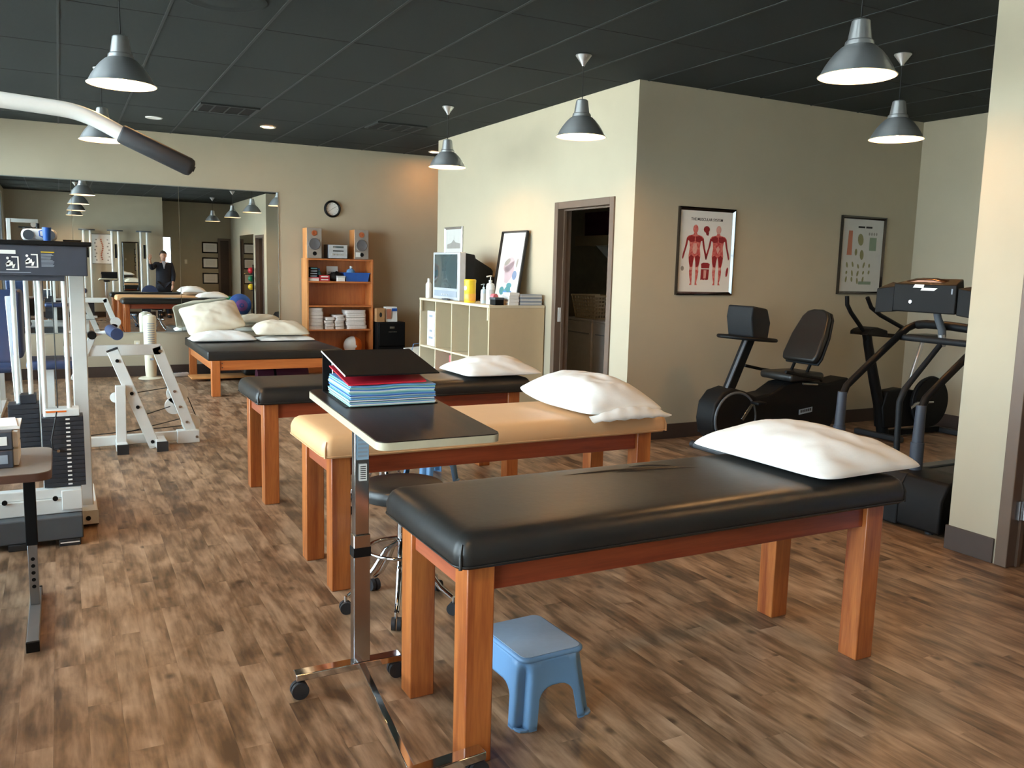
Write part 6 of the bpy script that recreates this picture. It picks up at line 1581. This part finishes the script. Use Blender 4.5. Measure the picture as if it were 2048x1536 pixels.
gym_ball('large green gym ball behind the blue one, seen in the mirror', 3.82, 0.55, 0.3, 'green')

# round-backed chair near the person
t = thing('round_back_chair', 'dark chair with rounded back beside the person in the mirror', 'chair', (2.0, 0.45, 0), PI)
MB().rbox(-0.22, 0.22, -0.22, 0.22, 0.42, 0.49, 0.025, 3).build('seat', 'blue_vinyl', t, smooth=50)
MB().prism([(-0.2, 0)] + [(0.2 * math.cos(a), 0.12 + 0.2 * math.sin(a)) for a in [PI - PI * k / 14 for k in range(15)]] + [(0.2, 0)], (0, 0.19, 0.52), (1, 0, 0), (0, 0.1, 1), (0, 0.04, 0)).build('backrest', 'blue_vinyl', t, bevel=0.012, seg=3)
for x in (-0.19, 0.19):
    for y in (-0.19, 0.19): MB().cyl((x, y, 0), (x, y, 0.419), 0.013, n=10).build('leg', 'black_plastic', t, smooth=40)
for x in (-0.15, 0.15): MB().cyl((x, 0.205, 0.43), (x, 0.225, 0.6), 0.012, n=10).build('back_post', 'black_plastic', t, smooth=40)

# ---- person in a dark suit, one arm raised, seen in the mirror
def skin_mesh(name, verts, edges, radii, m, parent, sub=2, root=0):
    me = bpy.data.meshes.new(name); me.from_pydata([tuple(v) for v in verts], edges, [])
    o = bpy.data.objects.new(name, me); COL.objects.link(o); o.parent = parent
    me.materials.append(MATS[m])
    sk = o.modifiers.new('skin', 'SKIN'); sk.use_smooth_shade = True
    lay = me.skin_vertices[0] if me.skin_vertices else None
    if lay is None:
        bm = bmesh.new(); bm.from_mesh(me); bm.verts.layers.skin.verify(); bm.to_mesh(me); bm.free(); lay = me.skin_vertices[0]
    for i, r in enumerate(radii):
        lay.data[i].radius = (r, r) if not isinstance(r, tuple) else r
        lay.data[i].use_root = (i == root)
    ss = o.modifiers.new('sub', 'SUBSURF'); ss.levels = sub; ss.render_levels = sub
    return o
pt = thing('person', 'person in dark suit with one arm raised, seen in the mirror', 'person', (2.36, 0.02, 0), 0.0)
# facing +y (towards the mirror); x positive is the person's left in world terms
V = [(0, 0, 0.93), (0, 0.0, 1.08), (0, 0.0, 1.25), (0, 0.0, 1.37), (0, 0.005, 1.43), (0, 0.02, 1.49), (0, 0.03, 1.56), (0, 0.025, 1.63),
     (0.09, 0, 0.9), (0.1, 0.01, 0.5), (0.1, -0.01, 0.09), (0.105, 0.1, 0.04), (-0.09, 0, 0.9), (-0.1, 0.02, 0.5), (-0.1, 0.0, 0.09), (-0.105, 0.11, 0.04),
     (0.17, 0, 1.36), (0.23, 0.02, 1.1), (0.2, 0.14, 0.9), (0.19, 0.18, 0.85),
     (-0.17, 0.01, 1.36), (-0.29, 0.1, 1.25), (-0.33, 0.24, 1.42), (-0.335, 0.28, 1.47)]
E_ = [(0, 1), (1, 2), (2, 3), (3, 4), (4, 5), (5, 6), (6, 7), (0, 8), (8, 9), (9, 10), (10, 11), (0, 12), (12, 13), (13, 14), (14, 15), (3, 16), (16, 17), (17, 18), (18, 19), (3, 20), (20, 21), (21, 22), (22, 23)]
Rr = [(0.14, 0.1), (0.13, 0.09), (0.15, 0.1), (0.13, 0.08), 0.055, 0.06, (0.075, 0.09), (0.062, 0.075), 0.085, 0.055, 0.04, 0.035, 0.085, 0.055, 0.04, 0.035, 0.055, 0.042, 0.03, 0.028, 0.055, 0.042, 0.03, 0.028]
body = skin_mesh('body', V, E_, Rr, 'skin', pt)
# hands with separate fingers
def hand(base, d, side, par):
    base = Vector(base); d = Vector(d).normalized(); s = Vector(side).normalized(); n = d.cross(s)
    vs = [base, base + d * 0.045, base + d * 0.085]; es = [(0, 1), (1, 2)]; rs = [0.024, (0.034, 0.016), (0.036, 0.014)]
    for k, L in enumerate((0.068, 0.078, 0.074, 0.058)):
        o = (k - 1.5) * 0.019
        i = len(vs); root = base + d * 0.088 + s * o
        vs += [root, root + d * L * 0.5 - n * 0.006, root + d * L * 0.9 - n * 0.022]; es += [(2, i), (i, i + 1), (i + 1, i + 2)]; rs += [0.009, 0.0085, 0.0075]
    i = len(vs); r0 = base + d * 0.035 - s * 0.03
    vs += [r0, r0 + d * 0.03 - s * 0.02, r0 + d * 0.06 - s * 0.026 - n * 0.01]; es += [(1, i), (i, i + 1), (i + 1, i + 2)]; rs += [0.011, 0.0095, 0.0085]
    skin_mesh('hand', vs, es, rs, 'skin', par, 1)
hand((0.19, 0.18, 0.85), (-0.1, 0.3, -0.8), (0.3, 0.9, 0.2), pt)
hand((-0.335, 0.28, 1.47), (0.0, 0.35, 0.8), (1, 0, 0), pt)
# face and hair
MB().ball((0, 0.035, 1.585), (0.073, 0.092, 0.108), 28, 20).build('head', 'skin', pt, smooth=180)
MB().add([(-0.012, 0.12, 1.575), (0.012, 0.12, 1.575), (0, 0.148, 1.565), (0, 0.123, 1.605)], [(0, 1, 2), (0, 2, 3), (1, 3, 2), (0, 3, 1)]).build('nose', 'skin', pt, smooth=80)
for x in (-0.028, 0.028):
    MB().ball((x, 0.118, 1.597), (0.011, 0.006, 0.006), 12, 8).build('eye', 'ink', pt, smooth=180)
    MB().ball((x * 2.65, 0.03, 1.58), (0.01, 0.018, 0.028), 12, 10).build('ear', 'skin', pt, smooth=180)
MB().ball((0, 0.118, 1.54), (0.022, 0.006, 0.005), 12, 8).build('mouth', 'muscle_pale', pt, smooth=180)
hm = MB().ball((0, 0.022, 1.615), (0.09, 0.108, 0.11), 28, 20); hm.v = [(x, min(y, 0.125 if z > 1.645 else 0.03), max(z, 1.5)) for x, y, z in hm.v]
hm.build('hair', 'hair', pt, smooth=180)
# clothing
JV = [(0, 0, 0.52), (0, 0, 0.86), (0, 0, 1.08), (0, 0, 1.26), (0, 0, 1.385), (0.175, 0, 1.365), (0.235, 0.02, 1.1), (0.205, 0.13, 0.915), (-0.175, 0.01, 1.365), (-0.295, 0.1, 1.25), (-0.33, 0.225, 1.4)]
skin_mesh('suit_jacket', JV, [(0, 1), (1, 2), (2, 3), (3, 4), (4, 5), (5, 6), (6, 7), (4, 8), (8, 9), (9, 10)], [(0.24, 0.17), (0.215, 0.15), (0.2, 0.135), (0.205, 0.135), (0.15, 0.095), 0.078, 0.064, 0.05, 0.078, 0.064, 0.05], 'suit', pt)
skin_mesh('trousers', [(0, 0, 0.95), (0.095, 0, 0.86), (0.102, 0.01, 0.5), (0.102, -0.01, 0.07), (-0.095, 0, 0.86), (-0.102, 0.02, 0.5), (-0.102, 0, 0.07)], [(0, 1), (1, 2), (2, 3), (0, 4), (4, 5), (5, 6)], [(0.15, 0.115), 0.1, 0.078, 0.066, 0.1, 0.078, 0.066], 'suit', pt)
MB().prism([(-0.05, 1.45), (0.05, 1.45), (0.0, 1.25)], (0, 0.105, 0), (1, 0, 0), (0, 0, 1), (0, 0.05, 0)).build('shirt_front', 'shirt', pt, bevel=0.01)
for x in (-0.105, 0.105): MB().rbox(x - 0.05, x + 0.05, -0.07, 0.2, 0.0, 0.075, 0.03, 4).build('shoe', 'shoe', pt, smooth=60)
import OpenImageIO as oiio, numpy as np, sys
im=oiio.ImageBuf('/workdir/render_main.png').get_pixels(oiio.UINT8)
h,w=im.shape[:2];k=w/2048
for n,(x,y) in {'side wall':(1000,380),'side wall near door R':(1255,500),'far wall':(720,400),'far wall left':(60,310),'far orange':(850,380),'poster L':(1310,650),'poster mid':(1560,450),'poster topR':(1780,330),'alc right':(1900,350),'near wall':(1960,600),'ceil L':(60,130),'ceil M':(700,150),'ceil R':(1500,100),'floor nearL':(300,1400),'floor mid':(450,1150),'floor R':(1900,1400),'floor far':(330,830),'table top':(1100,1000),'tan top':(1000,830),'pillow':(1600,900),'leg near':(925,1300),'stool top':(1070,1270),'pil3':(960,735),'panel':(150,530)}.items():
    X,Y=int(x*k),int(y*k); print(n.ljust(22),im[Y-3:Y+4,X-3:X+4,:3].reshape(-1,3).mean(0).round().astype(int))
